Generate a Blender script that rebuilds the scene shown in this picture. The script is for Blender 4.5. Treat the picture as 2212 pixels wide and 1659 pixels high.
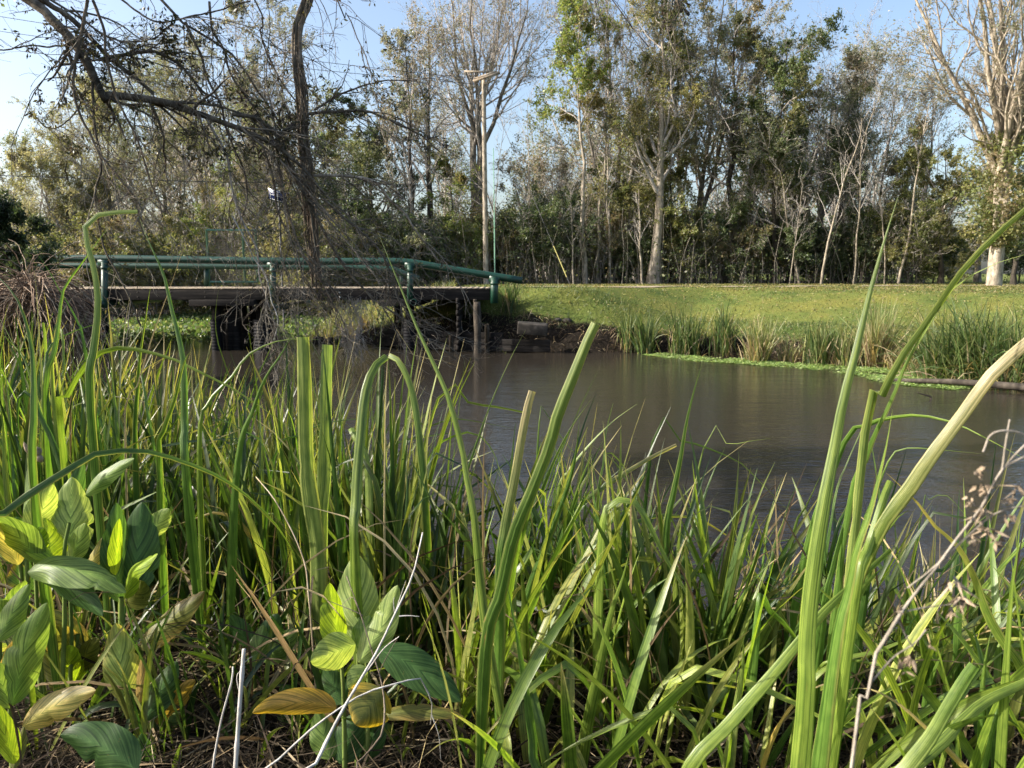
import bpy, math
import numpy as np
from mathutils import Vector

# ------------------------------------------------------------------ clear
for o in list(bpy.data.objects):
    bpy.data.objects.remove(o)
S = bpy.context.scene
C = S.collection
R = math.radians

# ------------------------------------------------------------------ camera
PITCH = 8.2
F = 1658.0                                  # focal length in pixels of a 2212 px wide picture
CAM = np.array([0.0, 0.0, 2.5])
cd = bpy.data.cameras.new('camera'); cam = bpy.data.objects.new('camera', cd); C.objects.link(cam)
cam.location = CAM; cam.rotation_euler = (R(90 - PITCH), 0, 0)
cd.sensor_width = 36; cd.lens = 36 * F / 2212
cd.clip_start = 0.05; cd.clip_end = 2000
cd.dof.use_dof = True; cd.dof.focus_distance = 3.4; cd.dof.aperture_fstop = 9.0
S.camera = cam

# ------------------------------------------------------------------ sky and sun
SUN_EL, SUN_AZ = 32.0, -96.0               # azimuth measured clockwise from +Y (view direction)
w = bpy.data.worlds.new('World'); S.world = w; w.use_nodes = True
nt = w.node_tree; nt.nodes.clear()
sky = nt.nodes.new('ShaderNodeTexSky'); sky.sky_type = 'NISHITA'; sky.sun_disc = False
sky.sun_elevation = R(SUN_EL); sky.sun_rotation = R(SUN_AZ)
sky.altitude = 0; sky.air_density = 1.0; sky.dust_density = 3.4; sky.ozone_density = 1.3
bg = nt.nodes.new('ShaderNodeBackground'); bg.inputs[1].default_value = 0.14
ou = nt.nodes.new('ShaderNodeOutputWorld')
nt.links.new(sky.outputs[0], bg.inputs[0]); nt.links.new(bg.outputs[0], ou.inputs[0])
sd = bpy.data.lights.new('sun', 'SUN'); sd.energy = 5.0; sd.angle = R(0.53); sd.color = (1.0, 0.93, 0.82)
sun = bpy.data.objects.new('sun', sd); C.objects.link(sun)
tosun = Vector((math.sin(R(SUN_AZ)) * math.cos(R(SUN_EL)), math.cos(R(SUN_AZ)) * math.cos(R(SUN_EL)), math.sin(R(SUN_EL))))
sun.rotation_euler = tosun.to_track_quat('Z', 'Y').to_euler()
S.view_settings.view_transform = 'Standard'; S.view_settings.look = 'None'
S.view_settings.exposure = 1.08; S.view_settings.gamma = 1.0
cy = S.cycles
cy.max_bounces = 6; cy.diffuse_bounces = 3; cy.glossy_bounces = 3; cy.transmission_bounces = 4
cy.transparent_max_bounces = 8; cy.caustics_reflective = False; cy.caustics_refractive = False
cy.use_denoising = True; cy.denoiser = 'OPENIMAGEDENOISE'; cy.denoising_input_passes = 'RGB_ALBEDO_NORMAL'; cy.denoising_prefilter = 'ACCURATE'

rng = np.random.default_rng(11)
U = rng.uniform

# ------------------------------------------------------------------ numeric helpers
cp, sp = math.cos(R(PITCH)), math.sin(R(PITCH))
def at(u, v, Y):
    """world point seen at pixel (u, v) of the 2212 x 1659 picture, at world distance Y"""
    x = (u - 1106) / F; y = (829.5 - v) / F
    d = np.array([x, cp + y * sp, -sp + y * cp])
    return CAM + d * (Y / d[1])
def on_z(u, v, z):
    x = (u - 1106) / F; y = (829.5 - v) / F
    d = np.array([x, cp + y * sp, -sp + y * cp])
    return CAM + d * ((z - CAM[2]) / d[2])
def nrm(a):
    return a / np.maximum(np.linalg.norm(a, axis=-1, keepdims=True), 1e-9)
def resample(P, n):
    P = np.asarray(P, float)
    if len(P) == 2:
        t = np.linspace(0, 1, n)[:, None]; return P[0] * (1 - t) + P[1] * t
    Q = np.vstack([2 * P[0] - P[1], P, 2 * P[-1] - P[-2]])
    d = np.concatenate([[0], np.cumsum(np.linalg.norm(np.diff(P[:, :3], axis=0), axis=1))])
    out = []
    for s in np.linspace(0, d[-1] * 0.99999, n):
        i = min(np.searchsorted(d, s, side='right') - 1, len(P) - 2)
        t = (s - d[i]) / max(d[i + 1] - d[i], 1e-9)
        p0, p1, p2, p3 = Q[i], Q[i + 1], Q[i + 2], Q[i + 3]
        out.append(0.5 * ((2 * p1) + (-p0 + p2) * t + (2 * p0 - 5 * p1 + 4 * p2 - p3) * t * t + (-p0 + 3 * p1 - 3 * p2 + p3) * t ** 3))
    return np.array(out)

# ------------------------------------------------------------------ materials
def mat(name):
    m = bpy.data.materials.new(name); m.use_nodes = True
    n = m.node_tree; n.nodes.clear()
    o = n.nodes.new('ShaderNodeOutputMaterial')
    return m, n, o
def N(n, t, **kw):
    x = n.nodes.new(t)
    for k, v in kw.items():
        setattr(x, k, v)
    return x
def ramp(n, src, stops):
    r = N(n, 'ShaderNodeValToRGB')
    e = r.color_ramp.elements
    while len(e) < len(stops): e.new(0.5)
    for i, (p, c) in enumerate(stops):
        e[i].position = p; e[i].color = (*c, 1) if len(c) == 3 else c
    n.links.new(src, r.inputs[0]); return r
def noise(n, scale, detail=5, rough=0.6, vec=None, stretch=None, kind='Object'):
    t = N(n, 'ShaderNodeTexNoise'); t.inputs['Scale'].default_value = scale
    t.inputs['Detail'].default_value = detail; t.inputs['Roughness'].default_value = rough
    if vec is None:
        tc = N(n, 'ShaderNodeTexCoord'); vec = tc.outputs[kind]
    if stretch:
        mp = N(n, 'ShaderNodeMapping'); mp.inputs['Scale'].default_value = stretch
        n.links.new(vec, mp.inputs[0]); vec = mp.outputs[0]
    n.links.new(vec, t.inputs['Vector']); return t
def mulc(n, a, b, fac=1.0, mode='MULTIPLY'):
    x = N(n, 'ShaderNodeMix', data_type='RGBA', blend_type=mode); x.inputs[0].default_value = fac
    n.links.new(a, x.inputs[6]); n.links.new(b, x.inputs[7]); return x.outputs[2]

def leaf_mat(name, rough=0.45, spec=0.4, trans=0.35, tboost=(1.5, 1.45, 0.7), streaks=False, lateral=False):
    m, n, o = mat(name)
    at_ = N(n, 'ShaderNodeAttribute', attribute_name='tint')
    col = at_.outputs['Color']
    bumpn = None
    if streaks or lateral:
        uv = N(n, 'ShaderNodeUVMap', uv_map='uv')
        if streaks:
            a = noise(n, 1.0, 3, 0.7, vec=uv.outputs[0], stretch=(11, 0.35, 1))
            b = noise(n, 1.0, 2, 0.5, vec=uv.outputs[0], stretch=(3.0, 7, 1))
        else:
            sx = N(n, 'ShaderNodeSeparateXYZ'); n.links.new(uv.outputs[0], sx.inputs[0])
            ab = N(n, 'ShaderNodeMath', operation='SUBTRACT'); ab.inputs[1].default_value = 0.5; n.links.new(sx.outputs[0], ab.inputs[0])
            aa = N(n, 'ShaderNodeMath', operation='ABSOLUTE'); n.links.new(ab.outputs[0], aa.inputs[0])
            mu = N(n, 'ShaderNodeMath', operation='MULTIPLY'); mu.inputs[1].default_value = 0.9; n.links.new(aa.outputs[0], mu.inputs[0])
            su = N(n, 'ShaderNodeMath', operation='SUBTRACT'); n.links.new(sx.outputs[1], su.inputs[0]); n.links.new(mu.outputs[0], su.inputs[1])
            cb = N(n, 'ShaderNodeCombineXYZ'); n.links.new(su.outputs[0], cb.inputs[0]); n.links.new(aa.outputs[0], cb.inputs[1])
            a = noise(n, 1.0, 2, 0.6, vec=cb.outputs[0], stretch=(22, 0.8, 1))
            b = noise(n, 1.0, 4, 0.65, vec=uv.outputs[0], stretch=(3, 5, 1))
        ra = ramp(n, a.outputs[0], [(0.36, (0.42, 0.5, 0.42)), (0.5, (0.95, 0.97, 0.9)), (0.64, (1.45, 1.35, 1.4))])
        rb = ramp(n, b.outputs[0], [(0.32, (0.72, 0.78, 0.7)), (0.68, (1.2, 1.15, 1.1))])
        col = mulc(n, col, ra.outputs[0]); col = mulc(n, col, rb.outputs[0])
        sn = noise(n, 1.0, 4, 0.75, vec=uv.outputs[0], stretch=(5, 4.5, 1) if streaks else (6, 9, 1))
        sr = ramp(n, sn.outputs[0], [(0.64, (0, 0, 0)), (0.7, (0.85, 0.85, 0.85))])
        sm = N(n, 'ShaderNodeMix', data_type='RGBA'); n.links.new(sr.outputs[0], sm.inputs[0]); n.links.new(col, sm.inputs[6]); sm.inputs[7].default_value = (0.26, 0.17, 0.06, 1)
        col = sm.outputs[2]
        bumpn = N(n, 'ShaderNodeBump'); bumpn.inputs['Strength'].default_value = 0.35; bumpn.inputs['Distance'].default_value = 0.004
        n.links.new(a.outputs[0], bumpn.inputs['Height'])
    p = N(n, 'ShaderNodeBsdfPrincipled'); p.inputs['Roughness'].default_value = rough
    p.inputs['Specular IOR Level'].default_value = spec
    n.links.new(col, p.inputs['Base Color'])
    t = N(n, 'ShaderNodeBsdfTranslucent')
    tb = N(n, 'ShaderNodeMix', data_type='RGBA', blend_type='MULTIPLY'); tb.inputs[0].default_value = 1
    tb.inputs[7].default_value = (*tboost, 1); n.links.new(col, tb.inputs[6]); n.links.new(tb.outputs[2], t.inputs[0])
    if bumpn: n.links.new(bumpn.outputs[0], p.inputs['Normal'])
    mx = N(n, 'ShaderNodeMixShader'); mx.inputs[0].default_value = trans
    n.links.new(p.outputs[0], mx.inputs[1]); n.links.new(t.outputs[0], mx.inputs[2]); n.links.new(mx.outputs[0], o.inputs[0])
    return m

def bark_mat(name, c0, c1, c2, scale=6, stretch=(1, 1, 0.25), bump=0.6):
    m, n, o = mat(name)
    a = noise(n, scale, 6, 0.65, stretch=stretch)
    b = noise(n, scale * 0.35, 3, 0.6)
    r = ramp(n, a.outputs[0], [(0.3, c0), (0.52, c1), (0.72, c2)])
    rb = ramp(n, b.outputs[0], [(0.35, (0.65, 0.65, 0.62)), (0.65, (1.15, 1.13, 1.1))])
    c = mulc(n, r.outputs[0], rb.outputs[0])
    p = N(n, 'ShaderNodeBsdfPrincipled'); p.inputs['Roughness'].default_value = 0.85; p.inputs['Specular IOR Level'].default_value = 0.2
    n.links.new(c, p.inputs['Base Color'])
    bu = N(n, 'ShaderNodeBump'); bu.inputs['Strength'].default_value = bump; bu.inputs['Distance'].default_value = 0.03
    n.links.new(a.outputs[0], bu.inputs['Height']); n.links.new(bu.outputs[0], p.inputs['Normal'])
    n.links.new(p.outputs[0], o.inputs[0]); return m

def paint_mat(name, c, rough=0.4, wear=(0.02, 0.03, 0.02), metal=0.0, scale=5.0, stretch=(1, 1, 1)):
    m, n, o = mat(name)
    a = noise(n, scale, 7, 0.7, stretch=stretch)
    r = ramp(n, a.outputs[0], [(0.28, wear), (0.42, tuple(x * 0.8 for x in c)), (0.7, c), (0.9, tuple(min(1, x * 1.35 + 0.01) for x in c))])
    p = N(n, 'ShaderNodeBsdfPrincipled'); p.inputs['Roughness'].default_value = rough; p.inputs['Metallic'].default_value = metal
    n.links.new(r.outputs[0], p.inputs['Base Color'])
    bu = N(n, 'ShaderNodeBump'); bu.inputs['Strength'].default_value = 0.25; bu.inputs['Distance'].default_value = 0.01
    n.links.new(a.outputs[0], bu.inputs['Height']); n.links.new(bu.outputs[0], p.inputs['Normal'])
    n.links.new(p.outputs[0], o.inputs[0]); return m

M = {}
M['leaf'] = leaf_mat('tree_leaf', 0.42, 0.45, 0.45, tboost=(1.35, 1.3, 0.9))
M['blade'] = leaf_mat('grass_blade', 0.34, 0.55, 0.42, tboost=(1.5, 1.6, 0.6), streaks=True)
M['blade_far'] = leaf_mat('far_blade', 0.45, 0.4, 0.35)
M['broad'] = leaf_mat('broad_leaf', 0.4, 0.4, 0.48, tboost=(1.7, 1.6, 0.6), lateral=True)
M['dry'] = leaf_mat('dry_leaf', 0.7, 0.2, 0.25, tboost=(1.2, 1.1, 0.9), streaks=True)
M['litter'] = leaf_mat('litter', 0.8, 0.15, 0.1, tboost=(1, 1, 1))
M['bark_pale'] = bark_mat('pale_bark', (0.14, 0.12, 0.09), (0.36, 0.31, 0.25), (0.55, 0.49, 0.4), scale=9, bump=1.0)
M['bark_grey'] = bark_mat('grey_bark', (0.08, 0.07, 0.06), (0.19, 0.17, 0.14), (0.32, 0.29, 0.24))
M['bark_dark'] = bark_mat('dark_bark', (0.025, 0.021, 0.018), (0.065, 0.055, 0.045), (0.13, 0.11, 0.09))
M['bark_near'] = bark_mat('limb_bark', (0.04, 0.034, 0.027), (0.13, 0.11, 0.085), (0.32, 0.28, 0.22), scale=9, stretch=(1, 1, 1))
M['vine'] = bark_mat('vine_bark', (0.08, 0.06, 0.045), (0.2, 0.16, 0.12), (0.38, 0.32, 0.25), scale=14, stretch=(1, 1, 0.3))
M['twig_grey'] = bark_mat('grey_twig', (0.28, 0.25, 0.23), (0.44, 0.4, 0.37), (0.6, 0.56, 0.52), scale=12)
M['timber'] = bark_mat('creosoted_timber', (0.007, 0.006, 0.006), (0.016, 0.014, 0.013), (0.045, 0.038, 0.032), scale=7, stretch=(0.15, 1, 2.5), bump=0.4)
M['timber_top'] = bark_mat('worn_deck_board', (0.15, 0.12, 0.09), (0.3, 0.25, 0.19), (0.45, 0.39, 0.32), scale=9, stretch=(1, 0.2, 1))
M['post_wood'] = bark_mat('weathered_post', (0.02, 0.017, 0.013), (0.06, 0.05, 0.04), (0.13, 0.11, 0.085), scale=12, stretch=(2.5, 2.5, 0.2))
M['plank'] = bark_mat('bleached_plank', (0.18, 0.14, 0.1), (0.32, 0.26, 0.2), (0.48, 0.42, 0.34), scale=5, stretch=(0.2, 1, 1))
M['green'] = paint_mat('green_painted_steel', (0.006, 0.045, 0.026), 0.42, wear=(0.05, 0.03, 0.015), scale=6)
M['pale_green'] = paint_mat('pale_green_paint', (0.17, 0.33, 0.22), 0.5, wear=(0.1, 0.16, 0.1))
M['black_plastic'] = paint_mat('black_plastic', (0.006, 0.006, 0.008), 0.65, wear=(0.02, 0.018, 0.015))
M['black_plastic'].node_tree.nodes['Principled BSDF'].inputs['Specular IOR Level'].default_value = 0.15
M['concrete'] = bark_mat('stained_concrete', (0.02, 0.018, 0.016), (0.045, 0.04, 0.035), (0.1, 0.09, 0.078), scale=5, stretch=(1, 1, 1), bump=0.4)
M['solar'] = paint_mat('solar_cell', (0.01, 0.02, 0.085), 0.2, wear=(0.008, 0.015, 0.06), scale=2)
M['white_metal'] = paint_mat('white_metal', (0.62, 0.64, 0.62), 0.4, wear=(0.4, 0.4, 0.38))
M['wire'] = paint_mat('wire', (0.03, 0.03, 0.032), 0.5, wear=(0.02, 0.02, 0.02))
M['yellow'] = paint_mat('yellow_plastic', (0.3, 0.27, 0.07), 0.5, wear=(0.25, 0.2, 0.05))
M['bleached'] = bark_mat('bleached_stalk', (0.3, 0.28, 0.26), (0.5, 0.48, 0.45), (0.75, 0.73, 0.7), scale=20, stretch=(1, 1, 0.2), bump=0.3)
M['weed'] = bark_mat('weed_stalk', (0.2, 0.17, 0.13), (0.34, 0.3, 0.25), (0.5, 0.46, 0.4), scale=40, stretch=(1, 1, 0.4), bump=0.4)
M['tan'] = bark_mat('tan_stalk', (0.2, 0.15, 0.1), (0.4, 0.32, 0.22), (0.6, 0.52, 0.4), scale=20, stretch=(1, 1, 0.2), bump=0.3)
M['husk'] = bark_mat('seed_husk', (0.16, 0.12, 0.08), (0.32, 0.25, 0.18), (0.5, 0.42, 0.32), scale=30, stretch=(1, 1, 1), bump=0.5)
M['path'] = bark_mat('sandy_path', (0.2, 0.17, 0.12), (0.3, 0.26, 0.19), (0.4, 0.35, 0.27), scale=4, stretch=(1, 1, 1), bump=0.3)

# ground: bare dark soil near water, mown grass where the 'lawn' attribute is high
m, n, o = mat('ground')
la = N(n, 'ShaderNodeAttribute', attribute_name='lawn')
nb = noise(n, 9.0, 8, 0.7); nc = noise(n, 0.5, 5, 0.6); nd = noise(n, 70.0, 4, 0.7)
soil = ramp(n, nb.outputs[0], [(0.3, (0.006, 0.005, 0.003)), (0.5, (0.014, 0.011, 0.008)), (0.7, (0.04, 0.03, 0.022))])
g1 = ramp(n, nd.outputs[0], [(0.25, (0.05, 0.065, 0.018)), (0.5, (0.115, 0.135, 0.032)), (0.72, (0.22, 0.205, 0.08))])
g2 = ramp(n, nc.outputs[0], [(0.36, (0.55, 0.72, 0.65)), (0.5, (0.95, 1.0, 0.9)), (0.64, (1.25, 1.12, 1.0))])
grass = mulc(n, g1.outputs[0], g2.outputs[0])
ad = N(n, 'ShaderNodeMath', operation='ADD'); n.links.new(la.outputs['Fac'], ad.inputs[0])
ms = N(n, 'ShaderNodeMath', operation='MULTIPLY_ADD'); ms.inputs[1].default_value = 0.6; ms.inputs[2].default_value = -0.3
n.links.new(nb.outputs[0], ms.inputs[0]); n.links.new(ms.outputs[0], ad.inputs[1])
rr = ramp(n, ad.outputs[0], [(0.4, (0, 0, 0)), (0.6, (1, 1, 1))])
mx = N(n, 'ShaderNodeMix', data_type='RGBA'); n.links.new(rr.outputs[0], mx.inputs[0])
n.links.new(soil.outputs[0], mx.inputs[6]); n.links.new(grass, mx.inputs[7])
p = N(n, 'ShaderNodeBsdfPrincipled'); p.inputs['Roughness'].default_value = 0.95; p.inputs['Specular IOR Level'].default_value = 0.1
n.links.new(mx.outputs[2], p.inputs['Base Color'])
bu = N(n, 'ShaderNodeBump'); bu.inputs['Strength'].default_value = 0.8; bu.inputs['Distance'].default_value = 0.06
n.links.new(nb.outputs[0], bu.inputs['Height']); n.links.new(bu.outputs[0], p.inputs['Normal']); n.links.new(p.outputs[0], o.inputs[0])
M['ground'] = m
# water
m, n, o = mat('pond_water')
p = N(n, 'ShaderNodeBsdfPrincipled'); p.inputs['Base Color'].default_value = (0.026, 0.022, 0.017, 1)
p.inputs['Roughness'].default_value = 0.04; p.inputs['IOR'].default_value = 1.33; p.inputs['Specular IOR Level'].default_value = 0.62
a = noise(n, 1.0, 3, 0.55, stretch=(4.0, 12.0, 1)); b = noise(n, 1.0, 2, 0.5, stretch=(0.7, 2.2, 1)); c_ = noise(n, 1.0, 2, 0.5, stretch=(16, 34, 1))
s1 = N(n, 'ShaderNodeMath', operation='MULTIPLY_ADD'); s1.inputs[1].default_value = 1.3; n.links.new(b.outputs[0], s1.inputs[0]); n.links.new(a.outputs[0], s1.inputs[2])
s2 = N(n, 'ShaderNodeMath', operation='MULTIPLY_ADD'); s2.inputs[1].default_value = 0.3; n.links.new(c_.outputs[0], s2.inputs[0]); n.links.new(s1.outputs[0], s2.inputs[2])
bu = N(n, 'ShaderNodeBump'); bu.inputs['Strength'].default_value = 0.6; bu.inputs['Distance'].default_value = 0.015
n.links.new(s2.outputs[0], bu.inputs['Height']); n.links.new(bu.outputs[0], p.inputs['Normal']); n.links.new(p.outputs[0], o.inputs[0])
M['water'] = m

# ------------------------------------------------------------------ mesh helpers
def link_mesh(name, V, Fq, material, parent=None, tint=None, uv=None, smooth=False, lawn=None):
    V = np.asarray(V, np.float32).reshape(-1, 3); Fq = np.asarray(Fq, np.int32)
    k = Fq.shape[1]
    me = bpy.data.meshes.new(name)
    me.vertices.add(len(V)); me.vertices.foreach_set('co', V.ravel())
    me.loops.add(Fq.size); me.loops.foreach_set('vertex_index', Fq.ravel())
    me.polygons.add(len(Fq)); me.polygons.foreach_set('loop_start', np.arange(0, Fq.size, k, dtype=np.int32))
    me.polygons.foreach_set('loop_total', np.full(len(Fq), k, np.int32))
    if smooth: me.polygons.foreach_set('use_smooth', np.ones(len(Fq), bool))
    if tint is not None:
        t = np.ones((len(V), 4), np.float32); t[:, :3] = np.clip(tint, 0, 1)
        a = me.color_attributes.new('tint', 'FLOAT_COLOR', 'POINT'); a.data.foreach_set('color', t.ravel())
    if lawn is not None:
        a = me.attributes.new('lawn', 'FLOAT', 'POINT'); a.data.foreach_set('value', np.asarray(lawn, np.float32))
    if uv is not None:
        l = me.uv_layers.new(name='uv'); l.data.foreach_set('uv', np.asarray(uv, np.float32)[Fq.ravel()].ravel())
    me.update(calc_edges=True)
    if isinstance(material, str): material = M[material]
    me.materials.append(material)
    o = bpy.data.objects.new(name, me); C.objects.link(o)
    if parent is not None: o.parent = parent
    return o
def thing(name, label, cat, loc=(0, 0, 0), group=None):
    o = bpy.data.objects.new(name, None); C.objects.link(o); o.location = tuple(float(v) for v in loc)
    o.empty_display_size = 0.2
    o['label'] = label; o['category'] = cat
    if group: o['group'] = group
    return o
def tag(o, label=None, cat=None, group=None, kind=None):
    if label: o['label'] = label
    if cat: o['category'] = cat
    if group: o['group'] = group
    if kind: o['kind'] = kind
    return o

def bites(k, n, r, deep=0.5):
    s = np.linspace(0, 1, k); b = np.ones(k)
    for _ in range(r.poisson(n)): b -= r.uniform(0.1, deep) * np.exp(-((s - r.uniform(0.1, 1)) / r.uniform(0.012, 0.035)) ** 2)
    return np.maximum(b, 0.3)
class Geo:
    """collects quads with tints and uvs, then links them as ONE mesh object"""
    def __init__(s): s.V = []; s.F = []; s.T = []; s.UV = []; s.n = 0
    def add(s, V, Fq, T=None, UV=None):
        V = np.asarray(V, float).reshape(-1, 3); s.V.append(V); s.F.append(np.asarray(Fq) + s.n); s.n += len(V)
        s.T.append(np.broadcast_to(np.asarray((1, 1, 1) if T is None else T, float), (len(V), 3)))
        s.UV.append(np.zeros((len(V), 2)) if UV is None else UV)
        return s
    def link(s, name, material, parent=None, origin=(0, 0, 0), smooth=False, tint=True, uv=False):
        V = np.vstack(s.V) - np.asarray(origin, float)
        return link_mesh(name, V, np.vstack(s.F), material, parent, np.vstack(s.T) if tint else None, np.vstack(s.UV) if uv else None, smooth)

def tubes(P, Rr, sides=5, cap=False):
    """P (n,k,3), Rr (n,k) -> verts, quads"""
    P = np.asarray(P, float); Rr = np.asarray(Rr, float)
    if P.ndim == 2: P = P[None]; Rr = Rr[None]
    n, k, _ = P.shape
    T = np.gradient(P, axis=1); T = nrm(T)
    mean = nrm(P[:, -1] - P[:, 0])
    ref = np.where(np.abs(mean[:, 2:3]) > 0.8, np.array([[1.0, 0, 0]]), np.array([[0, 0, 1.0]]))[:, None, :]
    A = nrm(np.cross(T, np.broadcast_to(ref, T.shape))); B = np.cross(T, A)
    an = np.arange(sides) * 2 * np.pi / sides
    V = P[:, :, None, :] + Rr[:, :, None, None] * (np.cos(an)[None, None, :, None] * A[:, :, None, :] + np.sin(an)[None, None, :, None] * B[:, :, None, :])
    V = V.reshape(-1, 3)
    i = np.arange(n)[:, None, None] * k * sides; j = np.arange(k - 1)[None, :, None] * sides; s = np.arange(sides)[None, None, :]; s2 = (s + 1) % sides
    Fq = np.stack([i + j + s, i + j + s2, i + j + sides + s2, i + j + sides + s], -1).reshape(-1, 4)
    if cap:
        ex = []
        for a in range(n):
            for row in (0, k - 1):
                c0 = a * k * sides + row * sides
                for q in range(1, sides - 2, 2): ex.append([c0, c0 + q, c0 + q + 1, c0 + q + 2])
        Fq = np.vstack([Fq, np.array(ex)])
    return V, Fq
def box(c, s, rz=0.0, rx=0.0, ry=0.0):
    V = np.array([[x, y, z] for x in (-.5, .5) for y in (-.5, .5) for z in (-.5, .5)]) * np.array(s)
    def rot(a, i, j):
        Q = np.eye(3); Q[i, i] = Q[j, j] = math.cos(a); Q[i, j] = -math.sin(a); Q[j, i] = math.sin(a); return Q
    V = V @ rot(rx, 1, 2).T @ rot(ry, 2, 0).T @ rot(rz, 0, 1).T + np.array(c)
    return V, np.array([[0, 1, 3, 2], [4, 6, 7, 5], [0, 4, 5, 1], [2, 3, 7, 6], [0, 2, 6, 4], [1, 5, 7, 3]])
def bevel(o, wd=0.015, seg=2):
    md = o.modifiers.new('bevel', 'BEVEL'); md.width = wd; md.segments = seg; md.limit_method = 'ANGLE'
    return o

def leafquads(Cn, size, r, asp=0.45, bias=None):
    """diamond leaves at points Cn, size (n,)"""
    n = len(Cn)
    a = nrm(r.normal(size=(n, 3)) + (0 if bias is None else np.asarray(bias)))
    b = nrm(np.cross(a, r.normal(size=(n, 3))))
    size = np.broadcast_to(size, (n,))[:, None]
    V = np.stack([Cn, Cn + a * size * 0.5 + b * size * asp * 0.5, Cn + a * size, Cn + a * size * 0.5 - b * size * asp * 0.5], 1).reshape(-1, 3)
    return V, np.arange(4 * n).reshape(-1, 4)

def spawn(P, Rr, n, t0, t1, length, ang, up, K, rr, wob, r, rmin=0.004, lv=0.35, taper=0.35):
    """n children on every parent; length: scalar or per-parent"""
    Np, K0, _ = P.shape
    idx = np.repeat(np.arange(Np), n); m = len(idx)
    t = r.uniform(t0, t1, m); f = t * (K0 - 1); i = np.minimum(f.astype(int), K0 - 2); fr = (f - i)[:, None]
    pos = P[idx, i] * (1 - fr) + P[idx, i + 1] * fr
    tan = nrm(P[idx, i + 1] - P[idx, i])
    rad = Rr[idx, i] * (1 - fr[:, 0]) + Rr[idx, i + 1] * fr[:, 0]
    per = nrm(np.cross(tan, r.normal(size=(m, 3))))
    a = (ang * r.uniform(0.65, 1.35, m))[:, None]
    d = np.cos(a) * tan + np.sin(a) * per
    L = np.broadcast_to(length, (Np,))[idx] * r.uniform(1 - lv, 1 + lv, m) * (1.15 - 0.55 * t)
    step = (L / (K - 1))[:, None]
    out = np.zeros((m, K, 3)); out[:, 0] = pos
    upv = np.array([0, 0, 1.0]) if np.isscalar(up) else np.asarray(up, float)
    us = up if np.isscalar(up) else 1.0
    for k in range(1, K):
        d = nrm(d + us * upv / (K - 1) + wob * r.normal(size=(m, 3)))
        out[:, k] = out[:, k - 1] + d * step
    R0 = np.maximum(rad * rr, rmin)
    RR = R0[:, None] * np.linspace(1, taper, K)[None, :]
    return out, np.maximum(RR, rmin * 0.6), idx, L

# ------------------------------------------------------------------ terrain
WATER = np.array([(-14.6, 25), (-10.2, 15.5), (-6.2, 8.6), (-3.6, 5.6), (-1.4, 4.5), (1, 4.05), (3, 3.7), (6, 3.2), (12, 2.5), (25, 0), (60, -8),
                  (60, 6), (25, 9), (16.5, 12.5), (13.4, 17.3), (12.5, 18.7), (11.8, 19.6), (10.7, 20.8), (9.5, 21.5), (8, 22.4), (4.4, 24.3), (0.9, 24.9), (-1.6, 25.6), (-4.4, 27), (-7.5, 31), (-9.2, 38),
                  (-10.5, 46), (-14, 51), (-22, 53), (-30, 56), (-33, 52), (-26, 45), (-20.5, 36), (-17, 29)], float)
def sdist(X, Y):
    x = X.ravel(); y = Y.ravel(); best = np.full(x.shape, 1e9); inside = np.zeros(x.shape, bool)
    A = WATER; B = np.roll(WATER, -1, 0)
    for (ax, ay), (bx, by) in zip(A, B):
        dx, dy = bx - ax, by - ay; t = np.clip(((x - ax) * dx + (y - ay) * dy) / (dx * dx + dy * dy), 0, 1)
        best = np.minimum(best, np.hypot(x - ax - t * dx, y - ay - t * dy))
        c = ((ay > y) != (by > y)) & (x < (bx - ax) * (y - ay) / (by - ay + 1e-12) + ax); inside ^= c
    return np.where(inside, -best, best).reshape(X.shape)
def ss(a, b, x):
    t = np.clip((x - a) / (b - a), 0, 1); return t * t * (3 - 2 * t)
def wob2(x, y):
    return (np.sin(x * 1.7 + 2 * np.sin(y * 0.9)) * 0.5 + np.sin(y * 2.3 + 1.3 * x) * 0.3 + np.sin(x * 4.1 - y * 3.3) * 0.2)
def segd(x, y, pts):
    best = np.full(np.shape(x), 1e9)
    for (ax, ay), (bx, by) in zip(pts[:-1], pts[1:]):
        dx, dy = bx - ax, by - ay; t = np.clip(((x - ax) * dx + (y - ay) * dy) / (dx * dx + dy * dy), 0, 1)
        best = np.minimum(best, np.hypot(x - ax - t * dx, y - ay - t * dy))
    return best
PATHR = [(-0.55, 26.9), (1.5, 28.2), (5.0, 31.0), (9.0, 34.0), (16, 37.0), (26, 38)]
PATHL = [(-15.6, 26.75), (-22, 26.5), (-40, 24)]
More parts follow.
